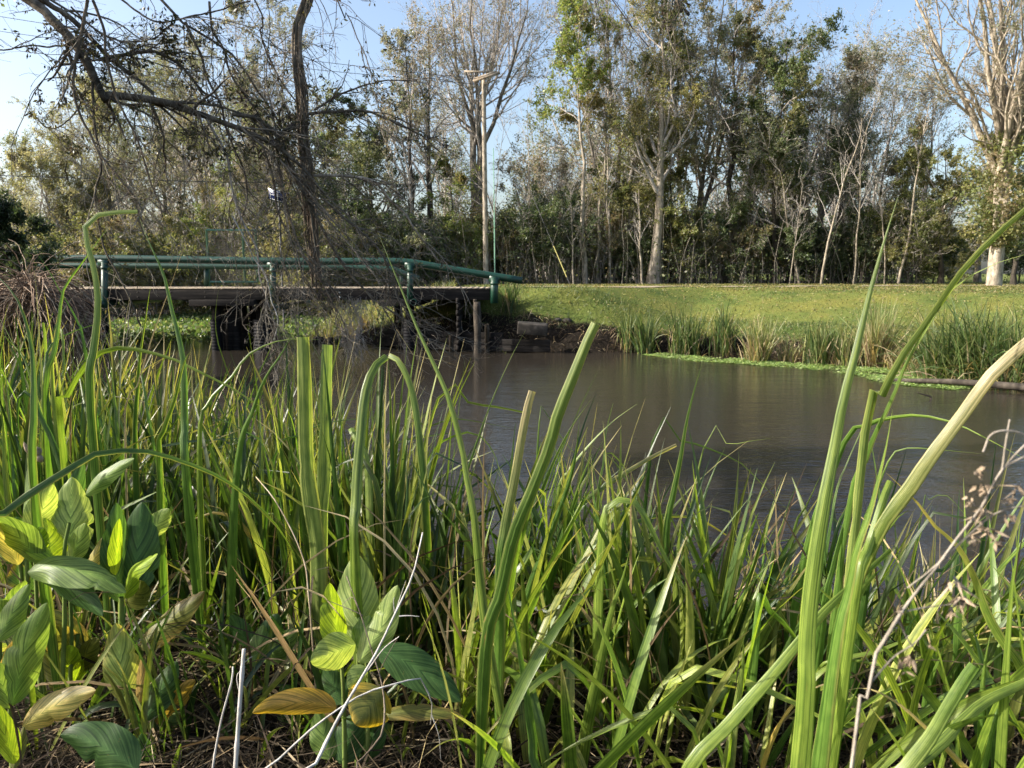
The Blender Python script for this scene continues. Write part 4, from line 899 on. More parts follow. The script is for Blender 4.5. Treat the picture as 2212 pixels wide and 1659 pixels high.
CL['right_diag'] = clump('dry-edged blades slanting up to the right edge in front of the lawn', 1900, 1.6, [
 ([(1830, 1340), (1896, 1151), (1959, 1064), (2009, 989), (2084, 889), (2142, 809), (2225, 735)], 36, dict(col='y', tip='b', d0=1.6, d1=1.5, cut=0.8, roll=0.15)),
 ([(1830, 1120), (1872, 985), (1892, 932), (1925, 865), (1958, 782), (2002, 709), (2048, 635), (2092, 599), (2142, 572), (2230, 545)], 19, dict(col='g', tip='p', d0=1.9, d1=1.5)),
 ([(1870, 930), (1902, 862), (1950, 770), (2008, 690), (2042, 640), (2075, 592), (2142, 519), (2230, 442)], 22, dict(col='p', tip='p', d0=1.8, d1=1.5, cut=0.5)),
 ([(2235, 1520), (2196, 1429), (2171, 1394), (2134, 1331), (2109, 1260), (2071, 1184), (2021, 1139), (1984, 1089), (1946, 1051), (1914, 1021)], 28, dict(col='y', tip='o', d0=1.8)),
 ([(1880, 1230), (1930, 1130), (1965, 1100)], 20, dict(col='d', d0=2.0)),
 ([(1990, 1260), (2040, 1230), (2075, 1180), (2100, 1140), (2150, 1100)], 16, dict(col='d', d0=2.6)),
 ([(2065, 1560), (2069, 1344), (2081, 1279), (2084, 1164), (2083, 1089), (2081, 1032)], 17, dict(col='g', tip='p', d0=2.2)),
 ([(2150, 1760), (2159, 1659), (2171, 1469), (2184, 1279), (2196, 1201), (2206, 1100)], 26, dict(col='y', d0=1.6)),
 ([(1990, 1110), (2010, 1080), (2040, 1068), (2075, 1100), (2110, 1150)], 5, dict(col='d', d0=3.0))])
CL['right_low'] = clump('broad blades slanting low to the upper right across the bottom right', 1800, 1.5, [
 ([(1480, 1680), (1575, 1565), (1659, 1469), (1721, 1394), (1784, 1319), (1846, 1261), (1925, 1188)], 34, dict(col='y', tip='y', d0=1.5, cut=0.3)),
 ([(1640, 1300), (1659, 1316), (1696, 1349), (1729, 1394), (1759, 1444), (1780, 1480)], 22, dict(col='g', d0=1.9)),
 ([(1573, 1760), (1573, 1659), (1588, 1544), (1604, 1444), (1606, 1380)], 27, dict(col='p', d0=1.8)),
 ([(1530, 1540), (1556, 1506), (1606, 1444), (1659, 1394), (1680, 1370)], 18, dict(col='y', d0=1.9)),
 ([(1740, 1500), (1810, 1430), (1896, 1406), (1959, 1381), (2034, 1356), (2124, 1328)], 16, dict(col='y', d0=1.8)),
 ([(1745, 1760), (1771, 1659), (1809, 1581), (1839, 1519), (1868, 1452)], 20, dict(col='g', d0=1.7)),
 ([(1770, 1640), (1779, 1569), (1794, 1494), (1806, 1428)], 16, dict(col='g', d0=1.9)),
 ([(1640, 1680), (1659, 1619), (1684, 1564), (1721, 1514), (1759, 1486), (1799, 1474), (1842, 1463)], 14, dict(col='o', tip='b', d0=1.8)),
 ([(1760, 1500), (1769, 1450), (1790, 1430), (1850, 1427), (1910, 1440), (1960, 1455), (2005, 1492)], 13, dict(col='y', d0=1.9)),
 ([(1790, 1620), (1850, 1560), (1920, 1520), (1990, 1500), (2060, 1500)], 14, dict(col='p', tip='b', d0=1.9)),
 ([(1620, 1740), (1680, 1620), (1730, 1540), (1760, 1480)], 20, dict(col='d', d0=1.9))])
CL['right_corner'] = clump('broadest blades crossing in the bottom right corner with one yellow arching leaf', 2020, 1.4, [
 ([(1900, 1740), (1959, 1659), (2009, 1594), (2046, 1531), (2084, 1469), (2106, 1438)], 40, dict(col='p', tip='g', d0=1.35, cut=0.7)),
 ([(1900, 1720), (1971, 1659), (2034, 1606), (2084, 1556), (2134, 1514), (2230, 1468)], 36, dict(col='y', tip='y', d0=1.4, cut=0.6)),
 ([(2140, 1720), (2084, 1659), (2009, 1581), (1946, 1524), (1896, 1494), (1859, 1486), (1809, 1496)], 18, dict(col='o', tip='b', d0=1.5)),
 ([(2060, 1560), (2096, 1481), (2146, 1424), (2225, 1370)], 12, dict(col='y', d0=1.7)),
 ([(2120, 1720), (2120, 1600), (2122, 1500), (2130, 1420), (2145, 1350)], 22, dict(col='g', d0=1.7)),
 ([(1990, 1600), (2000, 1500), (2030, 1420), (2060, 1360)], 18, dict(col='g', d0=1.9)),
 ([(2150, 1560), (2170, 1550), (2200, 1570), (2230, 1600)], 16, dict(col='g', d0=1.6))])

# ------------------------------------------------------------------ dense grass: vectorised blades
def grass(r, roots, L, az, lean, bend, width, K=10, fold=None, roll=None, tip=0.6):
    n = len(roots); s = np.linspace(0, 1, K)
    th = lean[:, None] + bend[:, None] * s[None, :] ** 1.8
    if fold is not None: th = th + fold[0][:, None] / (1 + np.exp(-(s[None, :] - fold[1][:, None]) * 40))
    st = (L / (K - 1))[:, None]
    h = np.cumsum(np.sin(th) * st, 1) - (np.sin(th) * st)[:, :1]; z = np.cumsum(np.cos(th) * st, 1) - (np.cos(th) * st)[:, :1]
    ca, sa = np.cos(az)[:, None], np.sin(az)[:, None]
    side_w = 0.03 * L[:, None] * np.sin(s * 3 + r.uniform(0, 6, n)[:, None])
    P = np.stack([roots[:, :1] + h * ca - side_w * sa, roots[:, 1:2] + h * sa + side_w * ca, roots[:, 2:3] + z], -1)
    T_ = nrm(np.gradient(P, axis=1)); hs = np.stack([-sa + 0 * h, ca + 0 * h, 0 * h], -1); nn = nrm(np.cross(hs, T_))
    rl = (r.uniform(-1.2, 1.2, n) if roll is None else roll)[:, None, None] + (r.uniform(-0.8, 0.8, n)[:, None] * s[None])[..., None]
    sd3 = hs * np.cos(rl) + nn * np.sin(rl); n3 = np.cross(sd3, T_)
    prof = (0.55 + 0.45 * ss(0, 0.3, s)) * np.maximum(1 - np.clip((s - tip) / (1 - tip), 0, 1) ** 1.5, 0.03)
    W = width[:, None] * prof[None]
    V = np.stack([P - sd3 * W[..., None], P + n3 * (0.3 * W)[..., None], P + sd3 * W[..., None]], 2)
    i = (np.arange(n)[:, None, None] * K * 3 + np.arange(K - 1)[None, :, None] * 3 + np.arange(2)[None, None, :])
    Fq = np.stack([i, i + 1, i + 4, i + 3], -1).reshape(-1, 4)
    uv = np.zeros((n, K, 3, 2)); uv[..., 0] = np.array([0, .5, 1]) * 0.6; uv[..., 1] = s[None, :, None] * 3; uv += r.uniform(0, 50, (n, 1, 1, 2))
    return V.reshape(-1, 3), Fq, uv.reshape(-1, 2)
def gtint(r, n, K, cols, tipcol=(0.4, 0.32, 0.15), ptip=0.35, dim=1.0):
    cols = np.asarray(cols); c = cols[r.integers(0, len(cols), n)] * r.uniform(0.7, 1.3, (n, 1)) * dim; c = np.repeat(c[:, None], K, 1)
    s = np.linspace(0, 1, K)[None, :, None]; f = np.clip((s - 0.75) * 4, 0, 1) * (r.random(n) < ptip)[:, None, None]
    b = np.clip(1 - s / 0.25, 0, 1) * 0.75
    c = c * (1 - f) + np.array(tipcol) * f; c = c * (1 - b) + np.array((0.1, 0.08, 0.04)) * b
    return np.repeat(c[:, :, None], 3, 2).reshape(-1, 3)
GCOL = [(0.03, 0.07, 0.018), (0.045, 0.09, 0.022), (0.12, 0.18, 0.028), (0.16, 0.215, 0.032), (0.085, 0.14, 0.028), (0.2, 0.235, 0.05), (0.06, 0.105, 0.025), (0.23, 0.25, 0.07)]
r = np.random.default_rng(21)
topline = lambda px: np.interp(px, [-300, 0, 400, 480, 640, 900, 960, 1060, 1180, 1300, 1700, 2212, 2600], [690, 700, 770, 850, 800, 890, 1010, 1080, 960, 1010, 1060, 1040, 1000])
def reedbed(N_, pxr, dr, K=10, dry=False, shore=(-1.1, 0.5), wr=(0.007, 0.019), yspread=380):
    out = []
    while len(out) < N_:
        m = 4000; px = r.uniform(*pxr, m); D = r.uniform(*dr, m); x = (px - 1106) / F * D; y = D * 1.0
        d = sdist(x, y); k = (d > shore[0]) & (d < shore[1])
        # clumpiness
        k &= (wob2(x * 2.2 + 1, y * 2.2) + r.normal(size=m) * 0.5 > -0.35)
        for a in np.stack([px, x, y], -1)[k]: out.append(a)
    out = np.array(out[:N_]); px, x, y = out.T
    z = np.maximum(height(x, y), -0.3) - 0.03
    ty = topline(px) + yspread * r.random(N_) ** 1.3
    th = np.array([at(1106, t, yy)[2] for t, yy in zip(ty, y)])
    L = np.clip((th - z) * r.uniform(1.02, 1.15, N_), 0.35, 2.6)
    fm = r.random(N_) < 0.24
    V, Fq, uv = grass(r, np.stack([x, y, z], -1), L, r.uniform(0, 2 * np.pi, N_), np.abs(r.normal(0.12, 0.16, N_)), r.gamma(1.6, 0.2, N_), r.uniform(*wr, N_), K,
                      fold=(np.where(fm, r.uniform(0.6, 2.1, N_), 0), r.uniform(0.45, 0.9, N_)))
    return V, Fq, uv
Kb = 11
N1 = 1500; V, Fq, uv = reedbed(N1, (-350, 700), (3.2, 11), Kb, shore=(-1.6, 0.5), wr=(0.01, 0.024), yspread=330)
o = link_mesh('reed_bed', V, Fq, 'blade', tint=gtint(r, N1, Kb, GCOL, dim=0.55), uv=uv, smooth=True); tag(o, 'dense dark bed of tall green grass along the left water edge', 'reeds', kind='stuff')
def clumps(name, label, specs, dim=0.8, K=Kb):
    """specs: rows of (pixel x, distance, top pixel y, blades, common azimuth, lean, root spread, colour row or None)"""
    g_ = Geo()
    for (px, D, ty, n, az, ln, sp_, col) in specs:
        cx = (px - 1106) / F * D; x = cx + r.normal(0, sp_, n); y = D + r.normal(0, sp_, n); z = np.maximum(height(x, y), -0.3) - 0.03
        th = at(1106, ty, D)[2]; L = np.clip((th - z) * r.uniform(0.55, 1.15, n) / math.cos(min(ln, 0.8)), 0.25, 2.7)
        fm = r.random(n) < 0.16
        V, Fq, uv = grass(r, np.stack([x, y, z], -1), L, az + r.normal(0, 0.8, n), np.abs(r.normal(ln, 0.1, n)), r.gamma(1.6, 0.14, n), r.uniform(0.01, 0.021, n), K,
                          fold=(np.where(fm, r.uniform(0.7, 2.2, n), 0), r.uniform(0.5, 0.92, n)), roll=r.normal(0.0, 0.9, n), tip=0.35)
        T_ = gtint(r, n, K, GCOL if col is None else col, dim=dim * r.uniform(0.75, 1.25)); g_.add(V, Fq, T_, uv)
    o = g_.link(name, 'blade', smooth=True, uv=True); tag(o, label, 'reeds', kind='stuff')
LIT = [(0.14, 0.21, 0.035), (0.18, 0.24, 0.045), (0.11, 0.17, 0.03), (0.25, 0.27, 0.08)]  # sunlit blade tones painted into the colour, against the dark set below
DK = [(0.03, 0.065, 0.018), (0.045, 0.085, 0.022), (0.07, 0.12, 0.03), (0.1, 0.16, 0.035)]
sp1 = []
for px_, D_, ty_ in [(600, 4.4, 790), (640, 4.0, 800), (690, 3.7, 770), (740, 3.4, 850), (790, 3.3, 830), (820, 3.6, 790), (870, 3.4, 800), (900, 3.2, 900), (840, 2.9, 960), (760, 3.0, 900), (700, 3.1, 860), (640, 3.3, 880), (950, 3.0, 1010)]:
    sp1.append((px_, D_, ty_, 26, r.choice([0.0, 3.1, 1.6]), 0.1, 0.1, None))
clumps('reed_bed', 'dense upright clumps of tall green grass left of centre', sp1, 0.85)
sp2 = []
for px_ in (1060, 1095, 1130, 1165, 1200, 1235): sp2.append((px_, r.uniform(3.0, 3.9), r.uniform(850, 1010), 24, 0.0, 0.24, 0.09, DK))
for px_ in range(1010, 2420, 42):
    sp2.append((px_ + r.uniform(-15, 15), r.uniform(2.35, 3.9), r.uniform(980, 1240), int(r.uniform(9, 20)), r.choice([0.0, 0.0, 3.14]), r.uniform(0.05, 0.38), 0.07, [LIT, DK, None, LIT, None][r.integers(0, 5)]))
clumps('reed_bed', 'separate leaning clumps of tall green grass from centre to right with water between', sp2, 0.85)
sp3 = []
for px_ in range(-120, 600, 36):
    sp3.append((px_, r.uniform(3.2, 5.0), np.interp(px_, [-120, 0, 300, 420, 600], [640, 680, 740, 850, 800]) + r.uniform(-30, 130), int(r.uniform(14, 26)), r.choice([0.0, 3.14, 1.5]), r.uniform(0.03, 0.25), 0.1, [DK, None, LIT, DK][r.integers(0, 4)]))
clumps('reed_bed', 'broad-bladed clumps of grass standing over the left water edge', sp3, 0.7)
# near terrace on the right: blades rooted closer to the camera
N3 = 110; px = r.uniform(960, 2500, N3); D = r.uniform(2.1, 3.6, N3); x = (px - 1106) / F * D; y = D; z = height(x, y) - 0.03
ty = 1230 + 420 * r.random(N3); th = np.array([at(1106, t, yy)[2] for t, yy in zip(ty, y)]); L = np.clip((th - z) * 1.1, 0.2, 1.5)
fm = r.random(N3) < 0.3
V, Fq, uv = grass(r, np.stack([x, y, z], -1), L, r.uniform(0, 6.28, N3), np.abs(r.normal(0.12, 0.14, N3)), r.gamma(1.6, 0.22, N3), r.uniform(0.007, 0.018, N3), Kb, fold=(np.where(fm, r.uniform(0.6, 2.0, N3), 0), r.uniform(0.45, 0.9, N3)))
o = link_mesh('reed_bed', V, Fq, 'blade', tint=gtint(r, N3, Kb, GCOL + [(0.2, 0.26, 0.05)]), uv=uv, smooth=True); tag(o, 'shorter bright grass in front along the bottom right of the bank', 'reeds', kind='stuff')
N6 = 190; px = r.uniform(930, 2450, N6); D = r.uniform(1.75, 3.0, N6); x = (px - 1106) / F * D; y = D; z = height(x, y) - 0.03
fm = r.random(N6) < 0.3
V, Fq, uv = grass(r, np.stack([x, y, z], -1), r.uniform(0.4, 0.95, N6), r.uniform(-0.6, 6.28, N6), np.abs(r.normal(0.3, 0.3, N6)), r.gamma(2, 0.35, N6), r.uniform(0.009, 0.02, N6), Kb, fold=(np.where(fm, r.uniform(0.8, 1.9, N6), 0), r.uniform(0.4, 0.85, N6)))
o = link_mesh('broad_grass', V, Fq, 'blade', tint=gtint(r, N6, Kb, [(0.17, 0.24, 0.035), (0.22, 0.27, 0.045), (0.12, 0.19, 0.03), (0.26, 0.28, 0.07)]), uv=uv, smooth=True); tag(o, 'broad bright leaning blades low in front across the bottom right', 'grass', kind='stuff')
N7 = 480; px = r.uniform(-60, 1050, N7); D = r.uniform(2.2, 3.4, N7); x = (px - 1106) / F * D; y = D; z = height(x, y) - 0.03
V, Fq, uv = grass(r, np.stack([x, y, z], -1), r.uniform(0.15, 0.6, N7), r.uniform(0, 6.28, N7), np.abs(r.normal(0.25, 0.25, N7)), r.gamma(2, 0.35, N7), r.uniform(0.003, 0.011, N7), Kb)
o = link_mesh('grass_shoots', V, Fq, 'blade', tint=gtint(r, N7, Kb, GCOL, dim=0.8), uv=uv, smooth=True); tag(o, 'scattered grass shoots on the shaded bank left of centre', 'grass', kind='stuff')
# dead blades and straws among them
DRY = [(0.22, 0.16, 0.09), (0.34, 0.26, 0.15), (0.14, 0.1, 0.055), (0.42, 0.34, 0.22), (0.08, 0.055, 0.035), (0.05, 0.035, 0.022)]
N4 = 1900; px = r.uniform(-300, 2500, N4); D = r.uniform(2.2, 6.5, N4); x = (px - 1106) / F * D; y = D; d = sdist(x, y); k = (d > -1.0) & (d < 2.0); x, y, px = x[k], y[k], px[k]; n4 = len(x)
z = np.maximum(height(x, y), 0) - 0.02; L = r.uniform(0.25, 1.1, n4)
V, Fq, uv = grass(r, np.stack([x, y, z], -1), L, r.uniform(0, 6.28, n4), np.abs(r.normal(0.35, 0.45, n4)), r.gamma(2, 0.5, n4), r.uniform(0.002, 0.008, n4), 8)
o = link_mesh('dead_grass', V, Fq, 'dry', tint=gtint(r, n4, 8, DRY, ptip=0), uv=uv, smooth=True); tag(o, 'tangle of dead brown blades among the green grass on the near bank', 'dead grass', kind='stuff')
# litter lying on the near bank
N5 = 26000; px = r.uniform(-300, 2500, N5); D = r.uniform(1.2, 6, N5); x = (px - 1106) / F * D; y = D; k = sdist(x, y) > -0.2; x, y = x[k], y[k]; n5 = len(x)
z = height(x, y) + r.uniform(0, 0.05, n5)
V, Fq, uv = grass(r, np.stack([x, y, z], -1), r.uniform(0.05, 0.38, n5), r.uniform(0, 6.28, n5), r.normal(1.5, 0.12, n5), r.normal(0, 0.4, n5), r.uniform(0.0008, 0.004, n5), 6)
o = link_mesh('leaf_litter', V, Fq, 'litter', tint=gtint(r, n5, 6, [(a * .7, b * .7, c * .7) for a, b, c in DRY] + [(0.04, 0.03, 0.02)] * 9, ptip=0), uv=uv); tag(o, 'brown thatch of dead straws covering the near bank', 'litter', kind='stuff')

# ------------------------------------------------------------------ broad-leaved plants (canna)
CANNA = {'pale': (0.3, 0.38, 0.13), 'lime': (0.24, 0.34, 0.03), 'dark': (0.055, 0.115, 0.035), 'mid': (0.15, 0.23, 0.06), 'yellow': (0.42, 0.36, 0.13), 'brown': (0.3, 0.2, 0.06), 'gold': (0.55, 0.36, 0.03), 'olive': (0.14, 0.15, 0.04)}  # pale and lime put sun sheen and backlit glow into the leaf colour
def broad(parent, org, base, tip, wpx, col, D0, D1, roll=0.0, arch=0.12, fold=0.35, side=0.0, curl=0.0, label=None, edge=None):
    A = at(*base, D0); B = at(*tip, D1); L = np.linalg.norm(B - A); mid = (A + B) / 2
    perp = nrm(np.cross(B - A, nrm(mid - CAM))); mid = mid + np.array([0, 0, arch * L]) + perp * side * L
    k = 34; wpx = wpx * r.uniform(0.9, 1.12); P = resample([A, A * 0.5 + mid * 0.5 + np.array([0, 0, arch * L * 0.35]), mid, mid * 0.45 + B * 0.55 + np.array([0, 0, arch * L * 0.3]), B], k); s = np.linspace(0, 1, k)
    prof = np.sin(np.pi * np.clip(s, 0, 1) ** 0.85) ** 0.62 * (1 - 0.22 * s); prof = prof / prof.max(); prof = np.maximum(prof, 0.015); prof[0] = max(prof[0], 0.09)
    W = prof * wpx * 1.22 / 2 / F * (D0 + D1) / 2
    cols = 9; T_ = nrm(np.gradient(P, axis=0)); view = nrm(P - CAM); sd2 = nrm(np.cross(T_, view)); nr = np.cross(sd2, T_)
    rl = (roll + curl * (s - 0.5))[:, None]; sv = sd2 * np.cos(rl) + nr * np.sin(rl); nn = np.cross(sv, T_)
    u = np.linspace(-1, 1, cols); wave = r.uniform(0.04, 0.13) * np.sin(s[:, None] * r.uniform(9, 17) + r.uniform(0, 6) + 1.5 * u[None]) * (u[None] ** 2)
    V = P[:, None] + sv[:, None] * ((u[None] * np.where(u[None] < 0, bites(k, 0.7, r, 0.35)[:, None], bites(k, 0.7, r, 0.35)[:, None]))[..., None] * W[:, None, None]) + nn[:, None] * (((np.abs(u) ** 1.4)[None] * fold + wave) * W[:, None] * 1.0)[..., None]
    i = (np.arange(k - 1)[:, None] * cols + np.arange(cols - 1)[None, :]); Fq = np.stack([i, i + 1, i + cols + 1, i + cols], -1).reshape(-1, 4)
    uv = np.stack([np.broadcast_to((u + 1) / 2, (k, cols)), np.broadcast_to(s[:, None], (k, cols))], -1).reshape(-1, 2)
    c = np.broadcast_to(np.array(CANNA[col]), (k, cols, 3)).copy()
    c[:, cols // 2] *= 1.45
    if edge:
        f = np.clip((np.abs(u)[None] - 0.45 + 0.25 * np.sin(s[:, None] * 9 + 2 * u[None]) + np.clip(s[:, None] - 0.75, 0, 1) * 2), 0, 1)[..., None]; c = c * (1 - f) + np.array(CANNA[edge]) * f
    o = link_mesh('leaf', V.reshape(-1, 3) - np.array(org), Fq, 'broad', parent, tint=c.reshape(-1, 3), uv=uv, smooth=True)
    if label: o['label'] = label
    return o
def stem(parent, org, pts, wpx, D, m_='stemgreen', name='stem'):
    P = [at(u, v, D) for u, v in pts]; e = P[0]; z0 = hz(e[0], e[1])
    if e[2] > z0: P = [np.array([e[0], e[1], z0 - 0.05])] + P
    P = resample(P, 12); o = link_mesh(name, *tubes(P - np.array(org), np.linspace(1.15, 0.7, 12) * wpx / 2 / F * D, 9), m_, parent, smooth=True); return o
M['stemgreen'] = bark_mat('green_stem', (0.09, 0.14, 0.03), (0.16, 0.22, 0.05), (0.26, 0.28, 0.09), scale=15, stretch=(1, 1, 0.15), bump=0.1)
def canna(label, px, D, stems, leaves):
    b = at(px, 1600, D); org = (b[0], D, hz(b[0], D)); t = thing('broad_leaved_plant', label, 'plant', org, 'broad-leaved plants on the near bank')
    for pts, wpx, dd in stems: stem(t, org, pts, wpx, dd)
    for lf in leaves:
        kw = lf[7] if len(lf) > 7 else {}
        broad(t, org, lf[0], lf[1], lf[2], lf[3], lf[4], lf[5], lf[6], **kw)
    return t
r = np.random.default_rng(9)
canna('broad-leaved plant at the left edge, its dead flower stalk topped by reddish buds', 110, 2.45, [
 ([(135, 1500), (140, 1330), (138, 1200), (150, 1130)], 11, 2.45), ([(152, 1480), (155, 1380), (150, 1250)], 10, 2.5), ([(85, 1450), (78, 1250), (70, 1150)], 10, 2.5)], [
 ((150, 1205), (155, 1030), 68, 'pale', 2.5, 2.6, 0.15, dict(arch=0.0)), ((72, 1150), (114, 1046), 50, 'pale', 2.5, 2.55, -0.2, dict(arch=0)),
 ((110, 1212), (98, 1118), 78, 'lime', 2.4, 2.5, -0.5, dict(arch=0.02)), ((150, 1215), (185, 1130), 38, 'pale', 2.5, 2.5, 0.3, dict(arch=0)),
 ((60, 1236), (272, 1280), 62, 'mid', 2.35, 2.3, 0.5, dict(arch=0.12, edge=None)), ((85, 1252), (222, 1330), 56, 'dark', 2.4, 2.3, -0.5, dict(arch=0.1)),
 ((85, 1215), (-20, 1122), 58, 'mid', 2.4, 2.3, 0.4, dict(arch=0.12)), ((70, 1200), (95, 1140), 40, 'lime', 2.4, 2.4, 0.2),
 ((185, 1240), (235, 1150), 28, 'yellow', 2.6, 2.6, 0.6, dict(arch=0.02)), ((185, 1070), (290, 990), 34, 'mid', 2.7, 2.7, 0.5, dict(arch=0.05)),
 ((130, 1200), (180, 995), 46, 'dark', 2.55, 2.7, -0.3, dict(arch=0)), ((60, 1205), (62, 1000), 30, 'mid', 2.55, 2.7, 0.7, dict(arch=0)),
 ((40, 1220), (-15, 1130), 46, 'yellow', 2.4, 2.3, 0.2, dict(arch=0.1))])
t = canna('upright broad-leaved plant with a pair of tall pointed dark leaves and a lime rolled edge', 270, 2.5, [
 ([(262, 1480), (262, 1380), (262, 1290)], 16, 2.5)], [
 ((258, 1300), (252, 1086), 58, 'dark', 2.5, 2.55, -0.3, dict(arch=0)), ((285, 1290), (307, 1084), 72, 'dark', 2.5, 2.6, 0.25, dict(arch=0)),
 ((268, 1292), (341, 1196), 42, 'lime', 2.45, 2.4, 0.9, dict(arch=0.02, side=0.1)), ((318, 1160), (366, 1099), 38, 'pale', 2.6, 2.6, 0.0, dict(arch=0)),
 ((272, 1300), (315, 1260), 50, 'olive', 2.5, 2.45, 0.3, dict(arch=-0.05)), ((250, 1242), (258, 1120), 34, 'lime', 2.49, 2.5, -0.7, dict(arch=0))])
canna('small plant with one torn-topped pale leaf lit by the sun, left of the dark hollow', 270, 2.35, [
 ([(285, 1640), (283, 1560), (272, 1500)], 15, 2.35)], [
 ((270, 1514), (250, 1346), 66, 'pale', 2.35, 2.4, 0.1, dict(arch=0, edge='yellow')), ((312, 1556), (382, 1428), 56, 'dark', 2.3, 2.35, 0.4, dict(arch=0)),
 ((300, 1400), (442, 1278), 54, 'olive', 2.6, 2.6, 0.5, dict(arch=0.0, edge='brown')), ((300, 1520), (306, 1420), 20, 'brown', 2.3, 2.35, 0.6, dict(arch=0)),
 ((278, 1560), (225, 1450), 14, 'olive', 2.3, 2.3, 0.8, dict(arch=0.08)), ((310, 1700), (307, 1584), 42, 'dark', 2.2, 2.2, 0.2, dict(arch=0)),
 ((372, 1680), (391, 1606), 16, 'lime', 2.2, 2.2, 0.4, dict(arch=0))])
canna('broad-leaved plant in the bottom left corner with a faded yellow leaf reaching right', 40, 2.1, [
 ([(28, 1660), (20, 1590), (22, 1530)], 13, 2.1)], [
 ((27, 1523), (102, 1302), 62, 'mid', 2.1, 2.15, 0.15, dict(arch=0, side=0.05)), ((48, 1572), (207, 1491), 52, 'yellow', 2.1, 2.1, 0.2, dict(arch=0.06, edge='brown')),
 ((20, 1530), (-10, 1430), 54, 'mid', 2.1, 2.1, 0.2, dict(arch=0.05)), ((-5, 1385), (62, 1262), 44, 'mid', 2.2, 2.25, 0.4, dict(arch=0.02)),
 ((10, 1470), (34, 1380), 34, 'gold', 2.2, 2.2, 0.3, dict(arch=0, edge='brown')), ((295, 1665), (130, 1588), 84, 'dark', 1.95, 2.0, 0.25, dict(arch=0.1)),
 ((30, 1650), (-10, 1520), 40, 'lime', 2.0, 2.0, 0.3, dict(arch=0)), ((28, 1660), (52, 1570), 26, 'olive', 2.0, 2.05, 0.4, dict(arch=0)), ((175, 1590), (190, 1556), 20, 'mid', 2.2, 2.2, 0.1)])
canna('brightest broad-leaved plant at the bottom centre with three pale pointed leaves', 760, 2.15, [
 ([(745, 1660), (742, 1504), (738, 1440)], 12, 2.15), ([(790, 1660), (797, 1500), (790, 1420)], 12, 2.2), ([(770, 1600), (775, 1500), (772, 1410)], 10, 2.2)], [
 ((772, 1392), (770, 1197), 84, 'pale', 2.2, 2.3, 0.05, dict(arch=0)), ((735, 1408), (712, 1259), 54, 'lime', 2.15, 2.2, -0.55, dict(arch=0)),
 ((775, 1432), (859, 1264), 60, 'pale', 2.15, 2.2, 0.2, dict(arch=0, side=-0.05)), ((768, 1392), (671, 1429), 62, 'pale', 2.15, 2.05, 0.2, dict(arch=0.0)),
 ((818, 1404), (996, 1515), 66, 'dark', 2.1, 2.05, 0.15, dict(arch=0.06)), ((790, 1440), (752, 1488), 42, 'pale', 2.1, 2.05, 0.3, dict(arch=0)),
 ((826, 1488), (768, 1566), 88, 'olive', 2.05, 1.98, 0.15, dict(arch=0, edge='gold')), ((726, 1530), (545, 1540), 56, 'brown', 2.05, 2.0, 0.35, dict(arch=0.1, edge='gold')),
 ((738, 1520), (702, 1438), 46, 'dark', 2.2, 2.25, 0.1, dict(arch=0)), ((712, 1640), (686, 1535), 54, 'mid', 2.15, 2.2, 0.1, dict(arch=0)),
 ((822, 1546), (1002, 1548), 34, 'olive', 2.1, 2.1, 0.5, dict(arch=0.07, edge='brown')), ((735, 1650), (770, 1540), 60, 'dark', 2.15, 2.2, 0.1, dict(arch=0)),
 ((800, 1640), (815, 1500), 46, 'dark', 2.2, 2.25, 0.2, dict(arch=0)), ((770, 1400), (800, 1330), 40, 'mid', 2.18, 2.2, 0.1, dict(arch=0))])
canna('dim broad-leaved plant in the shade between the hollow and the brightest plant', 560, 2.6, [
 ([(555, 1600), (552, 1500), (548, 1420)], 9, 2.6)], [
 ((540, 1396), (497, 1328), 40, 'dark', 2.6, 2.6, 0.3, dict(arch=0)), ((560, 1420), (600, 1325), 46, 'dark', 2.6, 2.65, 0.1, dict(arch=0)), ((570, 1430), (640, 1360), 44, 'mid', 2.6, 2.6, 0.3, dict(arch=0)),
 ((545, 1440), (570, 1350), 40, 'mid', 2.55, 2.6, 0.3, dict(arch=0)), ((640, 1560), (610, 1480), 50, 'dark', 2.4, 2.4, 0.3, dict(arch=0)), ((495, 1440), (388, 1408), 12, 'lime', 2.4, 2.4, 0.7, dict(arch=0.05))])
def wild_canna(label, px, D, py, n, cols, seed):
    global r
    r = np.random.default_rng(seed); st = []; lv = []
    for j in range(2):
        x_ = px + r.uniform(-18, 18); st.append(([(x_, py + 160), (x_ + r.uniform(-8, 8), py + 60), (x_ + r.uniform(-14, 14), py - 30)], r.uniform(9, 13), D))
    for j in range(n):
        b_ = (px + r.uniform(-20, 20), py + r.uniform(-20, 110)); a_ = r.uniform(-1.5, 1.5); L_ = r.uniform(80, 150) * 2.4 / D
        lv.append((b_, (b_[0] + math.sin(a_) * L_, b_[1] - math.cos(a_) * L_ * 0.9), r.uniform(32, 62), cols[r.integers(0, len(cols))], D, D + r.uniform(-0.15, 0.15), r.uniform(-0.7, 0.7), dict(arch=r.uniform(0, 0.12), side=r.uniform(-0.08, 0.08), curl=r.uniform(-0.8, 0.8), edge=('brown' if r.random() < 0.3 else None))))
    return canna(label, px, D, st, lv)
wild_canna('lush broad-leaved plant rising behind the left edge plant, half hidden by it', 40, 2.9, 1190, 9, ['pale', 'mid', 'dark', 'pale'], 201)
wild_canna('broad-leaved plant with bright green stems low between the two left plants', 165, 2.55, 1400, 7, ['mid', 'pale', 'lime', 'olive'], 202)
wild_canna('shaded broad-leaved plant at the bottom edge left of the white stalks', 330, 2.35, 1560, 7, ['dark', 'dark', 'mid', 'brown'], 203)
wild_canna('shaded broad-leaved plant at the bottom edge just left of the brightest plant', 640, 2.45, 1560, 7, ['dark', 'mid', 'olive', 'dark'], 204)
